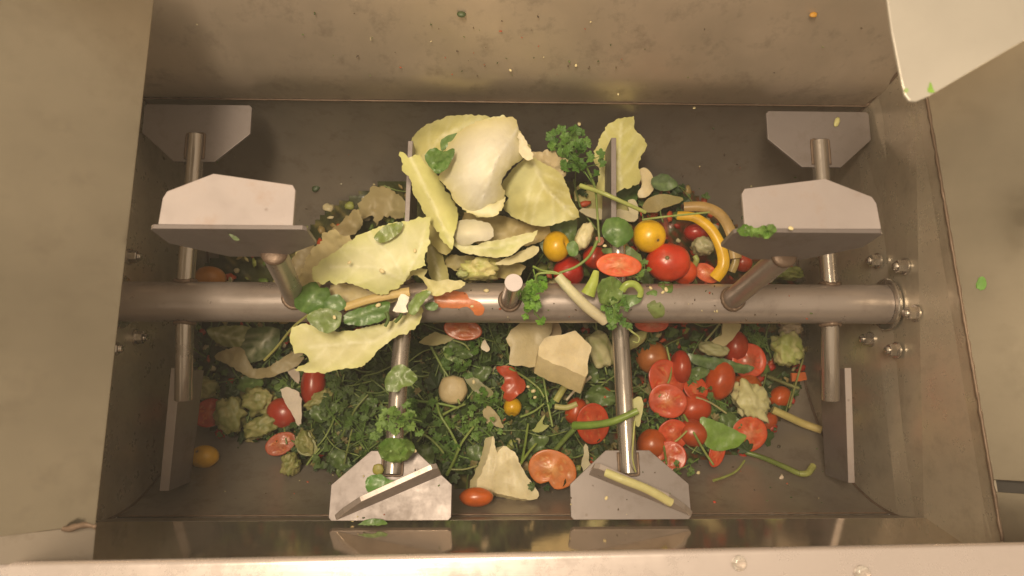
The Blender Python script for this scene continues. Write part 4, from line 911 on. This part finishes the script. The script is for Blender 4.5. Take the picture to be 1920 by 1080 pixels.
for i, (x, y, r_, dz, sq, lb) in enumerate(reds):
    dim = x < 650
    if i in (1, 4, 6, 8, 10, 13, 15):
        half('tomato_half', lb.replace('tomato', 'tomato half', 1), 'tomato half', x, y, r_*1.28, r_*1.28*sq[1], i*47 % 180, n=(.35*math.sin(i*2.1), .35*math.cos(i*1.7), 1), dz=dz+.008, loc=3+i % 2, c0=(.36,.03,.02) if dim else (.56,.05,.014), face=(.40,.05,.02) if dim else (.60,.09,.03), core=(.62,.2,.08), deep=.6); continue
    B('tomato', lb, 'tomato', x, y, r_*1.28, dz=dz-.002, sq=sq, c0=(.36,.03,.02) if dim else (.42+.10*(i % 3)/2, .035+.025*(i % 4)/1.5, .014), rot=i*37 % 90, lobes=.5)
half('tomato_half', 'cut red tomato with a pale star in its flesh, middle of the red cluster', 'tomato half', 1252, 752, 36, 32, 20, n=(-.1,-.15,1), dz=.045, loc=3, face=(.62,.09,.03), core=(.74,.36,.16), deep=.6)
half('tomato_half', 'cut red tomato with a hollow crescent beside the cauliflower floret', 'tomato half', 1405, 676, 32, 33, 40, dz=.035, loc=2, c0=(.60,.06,.02), face=(.62,.09,.03), core=(.25,.12,.05), seeds=(.3,.08,.03), deep=.6)
half('tomato_half', 'ribbed cut tomato half touching the tip of the large bright green leaf', 'tomato half', 1405, 814, 32, 36, 70, n=(.1,-.1,1), dz=.03, loc=5, c0=(.62,.07,.02), face=(.66,.12,.04), core=(.76,.36,.2), deep=.6)
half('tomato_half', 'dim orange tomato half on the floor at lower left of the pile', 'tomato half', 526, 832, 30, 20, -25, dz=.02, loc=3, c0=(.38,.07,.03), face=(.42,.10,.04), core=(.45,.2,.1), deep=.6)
S('carrot_piece', 'small orange carrot square near the right end of the pile', 'carrot piece', [(1484,699),(1511,698),(1513,713),(1486,715)], dz=.02, m=FLESH, c0=(.60,.14,.03), th=.006, sub=1, sp=5)
# pepper strips
stem('pepper_strip', 'curved bright yellow pepper strip at the right end of the heap', 'pepper strip', [(1270,404,-.02),(1303,408,-.01),(1333,430,-.003),(1352,465,0),(1356,498,0),(1340,522,-.01)], .007, .0095, (.62,.38,.02), (.74,.46,.02), m=SKIN, flat=.55)
stem('pepper_strip', 'dull tan pepper ring outside the yellow strip', 'pepper strip', [(1282,388,-.05),(1320,388,-.045),(1352,404,-.045),(1372,440,-.05),(1380,485,-.05)], .008, .010, (.38,.24,.08), (.46,.32,.12), m=SKIN, flat=.5)
stem('pepper_strip', 'narrow tan peel strip right of the yellow strip just above the shaft', 'pepper strip', [(1368,460,-.06),(1380,485,-.055),(1372,510,-.06)], .006, .006, (.45,.34,.12), m=SKIN, flat=.5)
chunk('green_pepper_end', 'pale green pepper end with dark hollow inside the yellow strip curve', 'green pepper', 1318, 462, 20, 17, .018, z=-.035, c0=(.28,.30,.12), c1=(.40,.38,.22), lump=.25)
stem('leek_root', 'thin green stalk with a pale tip inside the yellow strip curve', 'stalk', [(1300,500,-.02),(1306,488,-.01),(1302,480,-.01)], .005, .004, (.3,.36,.1))
stem('celery_piece', 'bright light green celery wedge on the shaft left of the crumpled leaf', 'celery', [(1102,552,.052),(1112,530,.058),(1118,508,.056)], .0105, .004, (.36,.46,.07), (.46,.54,.12), m=FLESH, flat=.6)
stem('pepper_ring', 'small curled light green pepper ring on the shaft right of the crumpled leaf', 'green pepper', [(1166,545,.058),(1175,534,.062),(1190,533,.062),(1201,545,.058),(1200,556,.052)], .0052, .0048, (.34,.46,.08), (.40,.50,.12), m=SKIN, flat=.7)
chunk('garlic_clove', 'pale curved garlic clove right of the left yellow tomato', 'garlic', 1095, 443, 15, 28, .012, z=.012, rot=25, c0=(.66,.60,.32), c1=(.70,.64,.38), lump=.15)
S('onion_piece', 'small pink edged onion scrap left of the garlic clove tip', 'onion piece', [(1118,445),(1130,446),(1131,458),(1120,460)], z=.0, m=FLESH, c0=(.60,.25,.16), th=.004, sub=2)
stem('spring_onion', 'white spring onion stalk lying diagonally across the shaft', 'spring onion', [(1046,518,.062),(1070,545,.062),(1100,575,.054),(1134,601,.034)], .0072, .0082, (.60,.60,.36), (.74,.66,.46), m=FLESH, n=14)
stem('spring_onion', 'pale spring onion stalk resting on the right front paddle', 'spring onion', [(1136,886,.075),(1170,900,.085),(1215,918,.080),(1258,942,.070)], .0058, .0062, (.60,.58,.28), (.58,.54,.26), m=FLESH, n=14)
stem('cabbage_rib', 'thick yellow cut stick at the right end of the pile', 'vegetable stick', [(1448,768),(1475,780),(1508,795),(1540,806)], .007, .0072, (.52,.47,.17), (.58,.46,.18), m=FLESH, dz=.018, n=12)
stem('cabbage_rib', 'greenish yellow stick beneath the thick cream core block', 'vegetable stick', [(1066,713),(1054,732),(1042,752)], .0062, .006, (.46,.46,.14), m=FLESH, dz=.045, n=10, flat=.6)
stem('cabbage_rib', 'pale yellow stick lying across below the greenish one', 'vegetable stick', [(1040,762),(1062,764),(1082,757)], .005, .005, (.50,.48,.18), m=FLESH, dz=.035, n=10, flat=.6)
stem('onion_sliver', 'thin white onion sliver pointing up right beside the core block', 'onion piece', [(1062,750),(1080,730),(1108,706)], .002, .0028, (.66,.58,.42), m=FLESH, dz=.05)
S('onion_piece', 'small white pointed onion chip in the parsley below the orange slice', 'onion piece', [(909,636),(917,650),(915,658),(903,655),(902,646)], dz=.045, m=FLESH, c0=(.68,.60,.45), th=.003, sub=2, sp=4)
S('onion_piece', 'ragged translucent onion scrap left of the right front paddle', 'onion piece', [(1098,832),(1105,848),(1104,862),(1112,880),(1095,885),(1090,868),(1094,850)], dz=.04, m=FLESH, c0=(.50,.46,.30), th=.002, sp=5)
# mushroom disc
chunk('potato_slice', 'round beige potato disc lying in the parsley left of the torn tomato', 'potato slice', 849, 731, 27, 27, .010, dz=.040, c0=(.54,.43,.22), c1=(.58,.47,.26), lump=.06)
chunk('zucchini_piece', 'pale and dark green zucchini chunk half behind the right front arm', 'zucchini', 1124, 655, 24, 36, .022, dz=.03, rot=-18, c0=(.24,.30,.07), c1=(.62,.60,.34), lump=.25, fr=1.5)
chunk('zucchini_piece', 'pale yellow green stalk chunk right of the right front arm near the shaft', 'zucchini', 1192, 637, 26, 12, .012, dz=.035, rot=-35, c0=(.40,.42,.14), c1=(.46,.46,.2), lump=.15)
chunk('cauliflower_floret', 'pale ragged cauliflower piece lying on the right cluster of tomatoes', 'cauliflower', 1408, 752, 27, 38, .016, dz=.045, rot=-32, c0=(.56,.54,.26), c1=(.62,.60,.34), lump=.5, fr=2.4, flor=3)
chunk('cauliflower_floret', 'pale green cauliflower chunk at the far right end of the pile', 'cauliflower', 1476, 655, 27, 30, .022, dz=.045, c0=(.36,.42,.12), c1=(.56,.54,.28), lump=.35, flor=3)
chunk('cauliflower_floret', 'small whitish floret just in front of the shaft at far right', 'cauliflower', 1483, 617, 20, 12, .016, dz=.045, c0=(.44,.36,.24), c1=(.56,.48,.36), lump=.4, flor=4)
chunk('cauliflower_floret', 'dim green floret seen behind the shaft under the right raised paddle', 'cauliflower', 1478, 512, 26, 12, .018, dz=.02, c0=(.16,.20,.05), c1=(.26,.28,.09), lump=.4, flor=4)
chunk('green_pepper_end', 'pale green squash end with dark hole above the strap-like leaf', 'squash piece', 1338, 655, 28, 13, .014, dz=.045, rot=10, c0=(.30,.32,.13), c1=(.38,.38,.2), lump=.2)
S('cabbage_piece', 'pale triangular slice under the shaft at right', 'cabbage piece', [(1357,607),(1390,608),(1378,632),(1356,650),(1335,640),(1352,628)], dz=.06, m=FLESH, c0=(.48,.42,.22), th=.006, sub=2)
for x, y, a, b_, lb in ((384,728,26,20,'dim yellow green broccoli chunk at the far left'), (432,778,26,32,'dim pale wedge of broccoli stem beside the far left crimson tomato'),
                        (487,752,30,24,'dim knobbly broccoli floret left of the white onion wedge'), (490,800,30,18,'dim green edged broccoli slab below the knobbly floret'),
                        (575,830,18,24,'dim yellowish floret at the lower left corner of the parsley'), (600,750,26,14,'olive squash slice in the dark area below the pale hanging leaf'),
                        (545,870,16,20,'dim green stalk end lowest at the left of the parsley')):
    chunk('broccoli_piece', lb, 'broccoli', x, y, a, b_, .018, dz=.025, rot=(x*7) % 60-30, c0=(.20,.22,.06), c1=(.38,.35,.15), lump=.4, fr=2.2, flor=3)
chunk('green_grape', 'small olive green round slice on the left front paddle', 'vegetable slice', 709, 880, 10.5, 10.5, .003, z=.052, c0=(.24,.24,.04), c1=(.30,.28,.05), lump=.05)
S('pepper_seed_core', 'white bulb end of the green stalk beside the right front arm', 'stalk', [(1188,748),(1200,744),(1206,758),(1202,780),(1198,800),(1190,790),(1192,770),(1184,760)], z=.03, m=FLESH, c0=(.52,.48,.26), c1=(.38,.42,.14), th=.005, sp=5)
# orange splash on the shaft
S('orange_splash', 'wet orange splash of sauce spread on the shaft left of the stub', 'sauce splash', [(812,552),(820,545),(850,546),(872,548),(881,560),(890,562),(904,570),(909,580),(903,591),(892,592),(885,580),(876,576),(850,578),(820,574)],
  z=0, zf=lambda x, y: on_shaft_z(x, y, .0004), m=CUT, c0=(.62,.17,.05), c1=(.66,.22,.08), wav=.0008, th=.001, sp=5, dome=.0018)

# ------------------------------------------------------------ individual stems and sprigs
ST = [('long bright stem crossing in front of the right upright blade', [(1088,348,.03),(1130,362,.045),(1170,380,.045),(1210,398,.03)], .0030, (.36,.42,.12)),
      ('thin dark stem running down from the curly parsley beside the right upright blade', [(1098,310,.0),(1115,350,.03),(1120,400,.05),(1124,455,.05)], .0016, (.14,.22,.05)),
      ('long thin stem pointing right over the round yellow tomato', [(1205,412,.03),(1250,406,.045),(1330,398,.03)], .0014, (.28,.36,.10)),
      ('forked green stem above the white spring onion', [(1120,452,.045),(1105,480,.05),(1080,500,.05),(1048,512,.05)], .0018, (.20,.30,.07)),
      ('thin arched stem left of the white spring onion', [(1000,500,.04),(1020,508,.055),(1045,512,.06),(1070,530,.06)], .0014, (.26,.38,.09)),
      ('short green loop of stem next to the white stub', [(1004,528,.05),(1008,514,.06),(1030,512,.062),(1045,514,.06)], .0013, (.30,.42,.10)),
      ('pale thin stem at left running down from the spinach over the tan leaf', [(496,675,-.05),(520,650,-.02),(548,615,.03),(578,590,.07)], .0017, (.38,.38,.12)),
      ('long stem starting below the orange slice and running down across the potato disc', [(808,650),(830,690),(848,720),(862,758)], .0018, (.22,.32,.08)),
      ('stem running level from the left front arm to the potato disc', [(745,750),(785,752),(830,758),(860,765)], .0020, (.16,.30,.05)),
      ('stem curving down from the potato disc to the lower parsley', [(818,745),(824,775),(845,810),(862,845)], .0020, (.20,.32,.07)),
      ('stem joining at a fork left of the yellow cherry tomato', [(830,778),(848,768),(872,758)], .0017, (.26,.36,.09)),
      ('bright thin stem slanting over the torn red tomato', [(955,690),(985,708),(1010,728),(1020,745)], .0017, (.28,.38,.10)),
      ('long vertical stem beneath the beige slab', [(1016,685),(1020,715),(1026,750),(1036,800)], .0017, (.26,.38,.10)),
      ('stem rising right from the yellow cherry tomato', [(975,782),(1000,772),(1020,757)], .0016, (.28,.40,.10)),
      ('stem with a cut end above the fan-shaped core', [(972,876),(990,850),(1005,832)], .0019, (.28,.40,.08)),
      ('stem from the tomato half up into the parsley', [(978,868),(985,830),(990,795)], .0018, (.20,.32,.06)),
      ('thick green stalk crossing the right front arm', [(1076,798,.0),(1110,797,.02),(1150,790,.04),(1196,770,.05)], .0048, (.14,.26,.03)),
      ('dark green stalk running down left of the thick crossing stalk', [(1095,775),(1080,800),(1062,820),(1040,845)], .0040, (.10,.20,.03)),
      ('curled tendril on the right front arm just below the shaft', [(1166,606,.03),(1185,622,.04),(1198,632,.04),(1196,642,.04),(1186,640,.04)], .0013, (.28,.32,.10)),
      ('branching thin stem over the narrow upright red tomato', [(1250,650),(1258,690),(1254,715),(1235,745)], .0016, (.24,.32,.08)),
      ('green stem slanting over the bright cut tomato cluster below', [(1282,778),(1300,810),(1320,845),(1338,872)], .0019, (.22,.30,.07)),
      ('short yellow green stem branching over the lower red tomatoes', [(1252,836),(1270,825),(1288,808)], .0016, (.40,.42,.12)),
      ('green stem in front of the tomatoes behind the right paddle', [(1232,795),(1243,830),(1250,870)], .0018, (.16,.26,.05)),
      ('thin string of stem hanging right of the right front arm onto the paddle', [(1190,790,.04),(1187,830,.05),(1186,860,.06),(1192,885,.055)], .0011, (.40,.42,.14)),
      ('curved thin stem lying loose on the bare floor at right', [(1338,901),(1362,893),(1382,882),(1396,864)], .0018, (.30,.36,.10)),
      ('straight stem leaning over the pale chunk at far right', [(1480,765),(1492,720),(1508,665)], .0016, (.24,.26,.09)),
      ('dark stem with pale root right of the cauliflower piece', [(1438,705),(1470,718),(1498,728)], .0028, (.14,.15,.06)),
      ('pale thin stem under the bright green leaf cluster', [(1305,745),(1332,755),(1362,775)], .0015, (.40,.36,.18)),
      ('thin stem through the dark scraps right of the onion wedge', [(640,820),(655,790),(668,765),(690,740)], .0016, (.14,.20,.05)),
      ('faint straight stem standing in the dark parsley at left', [(645,870),(652,840),(660,805)], .0014, (.18,.24,.07)),
      ('arched stem right of the lower end of the left front arm', [(770,805),(800,818),(820,835),(832,850)], .0018, (.18,.28,.06)),
      ('thin stem just left of the fan-shaped core', [(838,890),(852,862),(866,830),(888,800)], .0020, (.20,.30,.07)),
      ('fine stem arching low between the paddles', [(845,880),(870,880),(895,873)], .0012, (.30,.34,.14)),
      ('small stem at the upper left corner of the beige slab', [(850,638),(870,645),(880,656)], .0013, (.28,.36,.12)),
      ('pair of thin crossing stems under the shaft at right, the left one', [(1322,640),(1335,625),(1350,607)], .0016, (.30,.32,.14)),
      ('pair of thin crossing stems under the shaft at right, the right one', [(1330,650),(1348,630),(1362,612)], .0014, (.26,.28,.12))]
for lb, pts, r_, c in ST: stem('herb_stem', lb, 'herb stem', pts, r_*1.3, r_, c, lerp(c, (.4,.42,.14), .3), dz=.042)
# spring onion stalk with a flared end on the floor
o = stem('green_stalk', 'dark green stalk with a flared yellow end on the bare floor at right', 'stalk', [(1398,848),(1430,858),(1470,875),(1500,888),(1518,886)], .0042, .0050, (.10,.17,.03), (.26,.30,.07), dz=.010)
stem('flared_end', None, None, [(1498,888,pz(1498,888)+.012),(1514,887,pz(1514,887)+.014),(1524,874,pz(1524,874)+.018)], .005, .0062, (.28,.32,.08), (.38,.38,.12), parent=o)
SP = [('curly parsley sprig hanging over the shaft beside the white stub', [(1000,505,.05),(1005,530,.062),(1000,560,.055),(1002,590,.035)], 34, .007, .022, (.07,.19,.02), (.18,.38,.04)),
      ('curly dark parsley bunch behind the heap left of the tall yellow leaf', [(1112,345,.0),(1095,320,.005),(1078,290,.005),(1062,270,.005)], 44, .009, .035, (.05,.13,.02), (.14,.28,.05)),
      ('parsley cluster hanging from the shaft over the right front arm', [(1140,560,.05),(1152,580,.055),(1160,600,.04)], 26, .006, .020, (.06,.16,.02), (.14,.28,.04)),
      ('light leafy parsley sprig across the left front arm', [(790,790,.03),(765,785,.05),(740,790,.05),(722,800,.045)], 26, .007, .022, (.08,.17,.03), (.18,.30,.06)),
      ('dark parsley sprig right of the left front arm', [(830,790),(800,770),(775,770)], 24, .008, .024, (.05,.12,.02), (.11,.22,.04)),
      ('feathery parsley sprig below the potato disc', [(930,830),(905,805),(880,790),(858,785)], 30, .006, .026, (.07,.16,.02), (.16,.30,.05)),
      ('parsley sprig between potato disc and torn tomato', [(960,780),(930,760),(905,750)], 24, .006, .024, (.06,.15,.02), (.14,.27,.04)),
      ('parsley sprig below the beige slab', [(1010,780),(1015,750),(1005,720)], 24, .006, .024, (.06,.14,.02), (.13,.25,.05)),
      ('dark parsley above the potato disc', [(900,690),(870,680),(850,672),(880,650)], 30, .008, .030, (.04,.10,.015), (.10,.20,.03)),
      ('curly leaf sprig over the middle of the red cluster', [(1365,760),(1335,745),(1305,722)], 26, .007, .024, (.06,.13,.03), (.14,.23,.06)),
      ('parsley sprig between the left arm leaf and the fan-shaped core', [(880,860),(850,850),(820,830)], 26, .007, .028, (.05,.13,.02), (.12,.24,.04)),
      ('leafy sprig at the lower right of the red cluster', [(1310,860),(1285,875),(1265,880)], 10, .005, .014, (.07,.14,.03), (.14,.22,.05)),
      ('dim parsley sprig in the dark area left of the left front arm', [(700,860),(680,820),(690,780)], 30, .008, .032, (.04,.09,.015), (.09,.17,.03)),
      ('dim parsley sprig below the dark crimson tomato', [(640,800),(620,770),(640,745)], 26, .008, .030, (.04,.08,.015), (.09,.15,.03)),
      ('parsley sprig right of the crossing stalk', [(1230,780),(1210,800),(1225,820)], 16, .006, .020, (.06,.13,.02), (.14,.25,.05)),
      ('leafy sprig above the cut tomato with the hollow crescent', [(1440,660),(1425,640),(1400,628)], 18, .006, .022, (.05,.11,.02), (.12,.20,.04)),
      ('small parsley tuft at the oval tomato half', [(1180,520,.04),(1195,512,.045),(1210,505,.045)], 10, .005, .014, (.08,.17,.03), (.16,.28,.05))]
for lb, pts, n_, s_, spd, a_, b_ in SP: sprig('parsley_sprig', lb, 'parsley', pts, n_, s_, spd, a_, b_, dz=.028, tipn=.25)

# ------------------------------------------------------------ specks and crumbs
random.seed(21)
def speck(label, px, py, r, c, z=None, zf=None, cat='seed', name='seed', group=None, el=1.4, wall=None):
    p = wall if wall else P(px, py, zf(px, py) if zf else z)
    bm = bmesh.new(); bmesh.ops.create_icosphere(bm, subdivisions=2, radius=1); g = random.uniform(0, 3.1)
    m3 = Matrix.Rotation(g, 3, 'Z') @ Matrix.Diagonal((r*el, r, r*.6)); q = random.random()*50
    o = mesh_obj(name, [p + m3 @ (v.co*(1+.25*noise.noise(v.co*1.5+Vector((q,0,0))))) for v in bm.verts], [tuple(v.index for v in f.verts) for f in bm.faces], FLESH, None, [c]*len(bm.verts)); bm.free()
    return props(o, label, cat, group)
SEED = (.74,.64,.36)
g_ = 'pale seeds scattered on the leaves and metal'
SL = ['on the round leaf with the long dark leaf beside it', 'on the round olive leaf at the left of the shaft', 'on the left part of the big pale leaf', 'in the middle of the big pale leaf', 'near the right edge of the big pale leaf', 'in the orange splash on the shaft', 'on the bare shaft right of the crumpled leaf', 'left of the tiny dark leaf on top of the shaft', 'close to the tiny dark leaf on top of the shaft', 'just above the orange splash on the shaft', 'on the shaft under the bright parsley', 'at the lower edge of the round dark spinach leaf', 'in the parsley right of the potato disc', 'in the parsley right of the torn tomato', 'below the corner of the core block', 'left of the stem beneath the core block', 'on the right front arm near the crossing stalk', 'on the face of the right front paddle, lowest left', 'on the right front paddle close under its fin', 'on the right front paddle at the end of its fin', 'near the right corner of the right front paddle', 'at the right edge of the right front paddle', 'on the crinkled bundle at the left front arm', 'on the top right slope of the left front paddle', 'in the dark greens at lower left', 'on the far lower left of the left front paddle', 'on the top edge of the right raised paddle', 'on the face of the back right paddle', 'where the arm meets the back right paddle']
seeds = [(709,572,.072),(627,595,.088),(655,492,.108),(716,508,.112),(778,470,.110),(885,574,None),(1249,543,None),(1220,540,None),(1243,548,None),(912,545,None),(1002,548,None),
         (1134,461,.045),(888,716,-.11),(990,725,-.10),(1003,745,-.10),(1000,733,-.1),(1133,892,.05),(1137,934,.052),(1206,948,.045),(1211,949,.045),(1236,925,.05),(1270,927,.045),(778,845,.075),(785,886,.052),(606,843,-.2),(660,975,.05),
         (1483,428,.318),(1567,229,.0),(1488,270,.0)]
for i, (x, y, z) in enumerate(seeds):
    zf = (lambda a, b: on_shaft_z(a, b, .0012)) if z is None else None
    speck('tiny pale seed ' + SL[i], x, y, .0022 if i % 3 else .0029, SEED, z, zf, group=g_)
g2 = 'tiny green flecks on the bare steel'
bw = lambda px, py: None
def wall_back(px, py):
    d = ray(px, py); a = Vector((0, BKY+.012, .085)); n = Vector((0, -.715, .288)).normalized()
    n = Vector((0, -(0.80-.085), (.30-.012))).normalized(); t = (a-CAM).dot(n)/d.dot(n); return CAM + d*t + n*.0008
for (x, y, c, r_), lb in zip(((865,26,(.06,.09,.03),.0045), (1525,27,(.55,.28,.03),.004), (957,131,SEED,.0018), (1080,122,SEED,.0018), (1159,176,SEED,.0015)), ('dark green fleck high on the back wall left of centre', 'orange fleck high on the back wall at right', 'tiny pale dot on the back wall above the white leaf', 'tiny pale dot on the back wall right of the one above the white leaf', 'tiny pale dot at the lower edge of the back wall')):
    speck(lb, x, y, r_, c, wall=wall_back(x, y), cat='food fleck', name='food_fleck', group='flecks on the back wall')
fz = lambda x, y: floor_pt(x, y).z + .001
for (x, y, c, r_), lb in zip(((592,353,(.05,.08,.03),.006), (1086,232,SEED,.003), (1302,202,SEED,.002), (1460,838,(.05,.04,.02),.003), (1309,887,SEED,.003), (1465,896,(.6,.5,.4),.004), (640,345,(.3,.28,.2),.002), (1340,942,(.5,.06,.02),.0022)), ('dark leaf scrap alone on the bare floor behind the left raised paddle', 'pale crumb on the floor above the curly parsley bunch', 'pale crumb on the floor under the back wall seam at right', 'brown scrap on the floor below the thick yellow stick', 'pale crumb on the floor right of the right front paddle', 'pinkish flat crumb on the floor near the flared stalk', 'faint brown crumb on the floor left of the left upright blade', 'tiny red crumb on the front edge of the floor at right')):
    speck(lb, x, y, r_, c, zf=fz, cat='food fleck', name='food_fleck', group='scraps on the bare floor')
# right hopper panel green fleck, guard plate flecks, paddle flecks
def wall_right(px, py):
    d = ray(px, py); a = Vector((xa, 0, za)); n = Vector((-math.sin(ang), 0, math.cos(ang))); t = (a-CAM).dot(n)/d.dot(n); return CAM + d*t + n*.001
S('leaf_fleck', 'bright green leaf fleck stuck on the right hopper panel', 'leaf fleck', [(1834,524),(1843,518),(1849,530),(1845,542),(1833,540)], zf=lambda x, y: wall_right(x, y).z, z=0, m=GREEN, c0=(.14,.34,.04), wav=.001, sp=4, jag=1.5)
zfl = lambda x, y: .5006
S('leaf_fleck', 'pointed bright green fleck near the edge of the bright guard plate', 'leaf fleck', [(1745,154),(1750,166),(1753,173),(1742,173),(1741,166)], zf=zfl, z=0, m=GREEN, c0=(.24,.45,.06), wav=.0005, sp=4)
S('leaf_fleck', 'small faint green fleck at the lower left corner of the bright guard plate', 'leaf fleck', [(1696,167),(1702,165),(1703,172),(1698,174)], zf=zfl, z=0, m=GREEN, c0=(.35,.5,.2), wav=.0005, sp=4)
speck('flat yellow crumb on the back right paddle', 1569, 229, .0045, (.60,.58,.26), .004, cat='crumb', name='crumb', el=2.0)
for (x, y), lb in zip(((1402,392),(1392,408),(1485,386),(1611,381),(372,405),(415,390),(532,405)), ('at the left end of the right raised fin', 'just above the green leaf on the right raised fin', 'near the top edge of the right raised fin', 'on the sloping right edge of the right raised fin', 'low on the left raised fin', 'in the middle of the left raised fin', 'at the right end of the left raised fin')):
    speck('tiny dark fleck ' + lb, x, y, .0016, (.05,.08,.03), .28, cat='food fleck', name='food_fleck', group='flecks on the raised fins')
speck('small orange crumb on the pale fin of the right raised paddle', 1458, 411, .0035, (.5,.14,.05), .29, cat='crumb', name='crumb', el=2)
S('leaf_fleck', 'narrow green fleck on the underside of the left raised paddle', 'leaf fleck', [(430,439),(440,442),(450,450),(438,450)], z=.30, m=GREEN, c0=(.08,.12,.03), wav=.0005, sp=4)
S('leaf_fleck', 'green fleck with a seed on the right front paddle', 'leaf fleck', [(1243,898),(1256,900),(1252,906),(1244,904)], z=.045, m=GREEN, c0=(.05,.12,.03), wav=.001, sp=4)
mf = MB()
def bit(p, r, c):
    q = random.random()*50; bm = bmesh.new(); bmesh.ops.create_icosphere(bm, subdivisions=1, radius=1); m3 = Matrix.Rotation(random.uniform(0, 6), 3, 'Z') @ Matrix.Diagonal((r*random.uniform(1, 2.2), r, r*.45))
    mf.add([p + m3 @ (v.co*(1+.5*noise.noise(v.co*1.5+Vector((q,0,0))))) for v in bm.verts], [tuple(v.index for v in f_.verts) for f_ in bm.faces], c); bm.free()
BC = [(.05,.08,.02), (.10,.07,.04), (.60,.52,.30), (.12,.18,.05), (.40,.08,.03), (.07,.05,.035)]
for i in range(70):
    x = random.uniform(600, 1560); y = random.uniform(536, 600); bit(P(x, y, on_shaft_z(x, y, .0004)), random.uniform(.0006, .0018), random.choice(BC))
for i in range(230):
    x = random.gauss(1000, 330); y = random.choice((random.gauss(330, 60), random.gauss(890, 40), random.gauss(890, 40)))
    if 260 < x < 1560 and 200 < y < 950: bit(floor_pt(x, y) + Vector((0,0,.0008)), random.uniform(.0006, .0020), random.choice(BC))
for i in range(40):
    x = random.uniform(640, 1280); y = random.uniform(880, 972)
    if 860 < x < 1065: continue
    yy = P(x, y, .045).y; bit(P(x, y, (YS-yy)*math.tan(R(10))+.0035), random.uniform(.0005, .0013), random.choice(BC))
for i in range(60):
    x = random.gauss(950, 300); y = random.uniform(20, 145)
    if x > 320: bit(wall_back(x, y), random.uniform(.0005, .0014), random.choice(BC))
props(mf.obj('pulp_specks', FLESH), 'tiny specks of pulp and leaf sprinkled over the shaft, floor and paddles', 'food specks', kind='stuff')
# water droplets on the rim
for i, (x, y) in enumerate(((1386,1056), (1617,1074))):
    pass
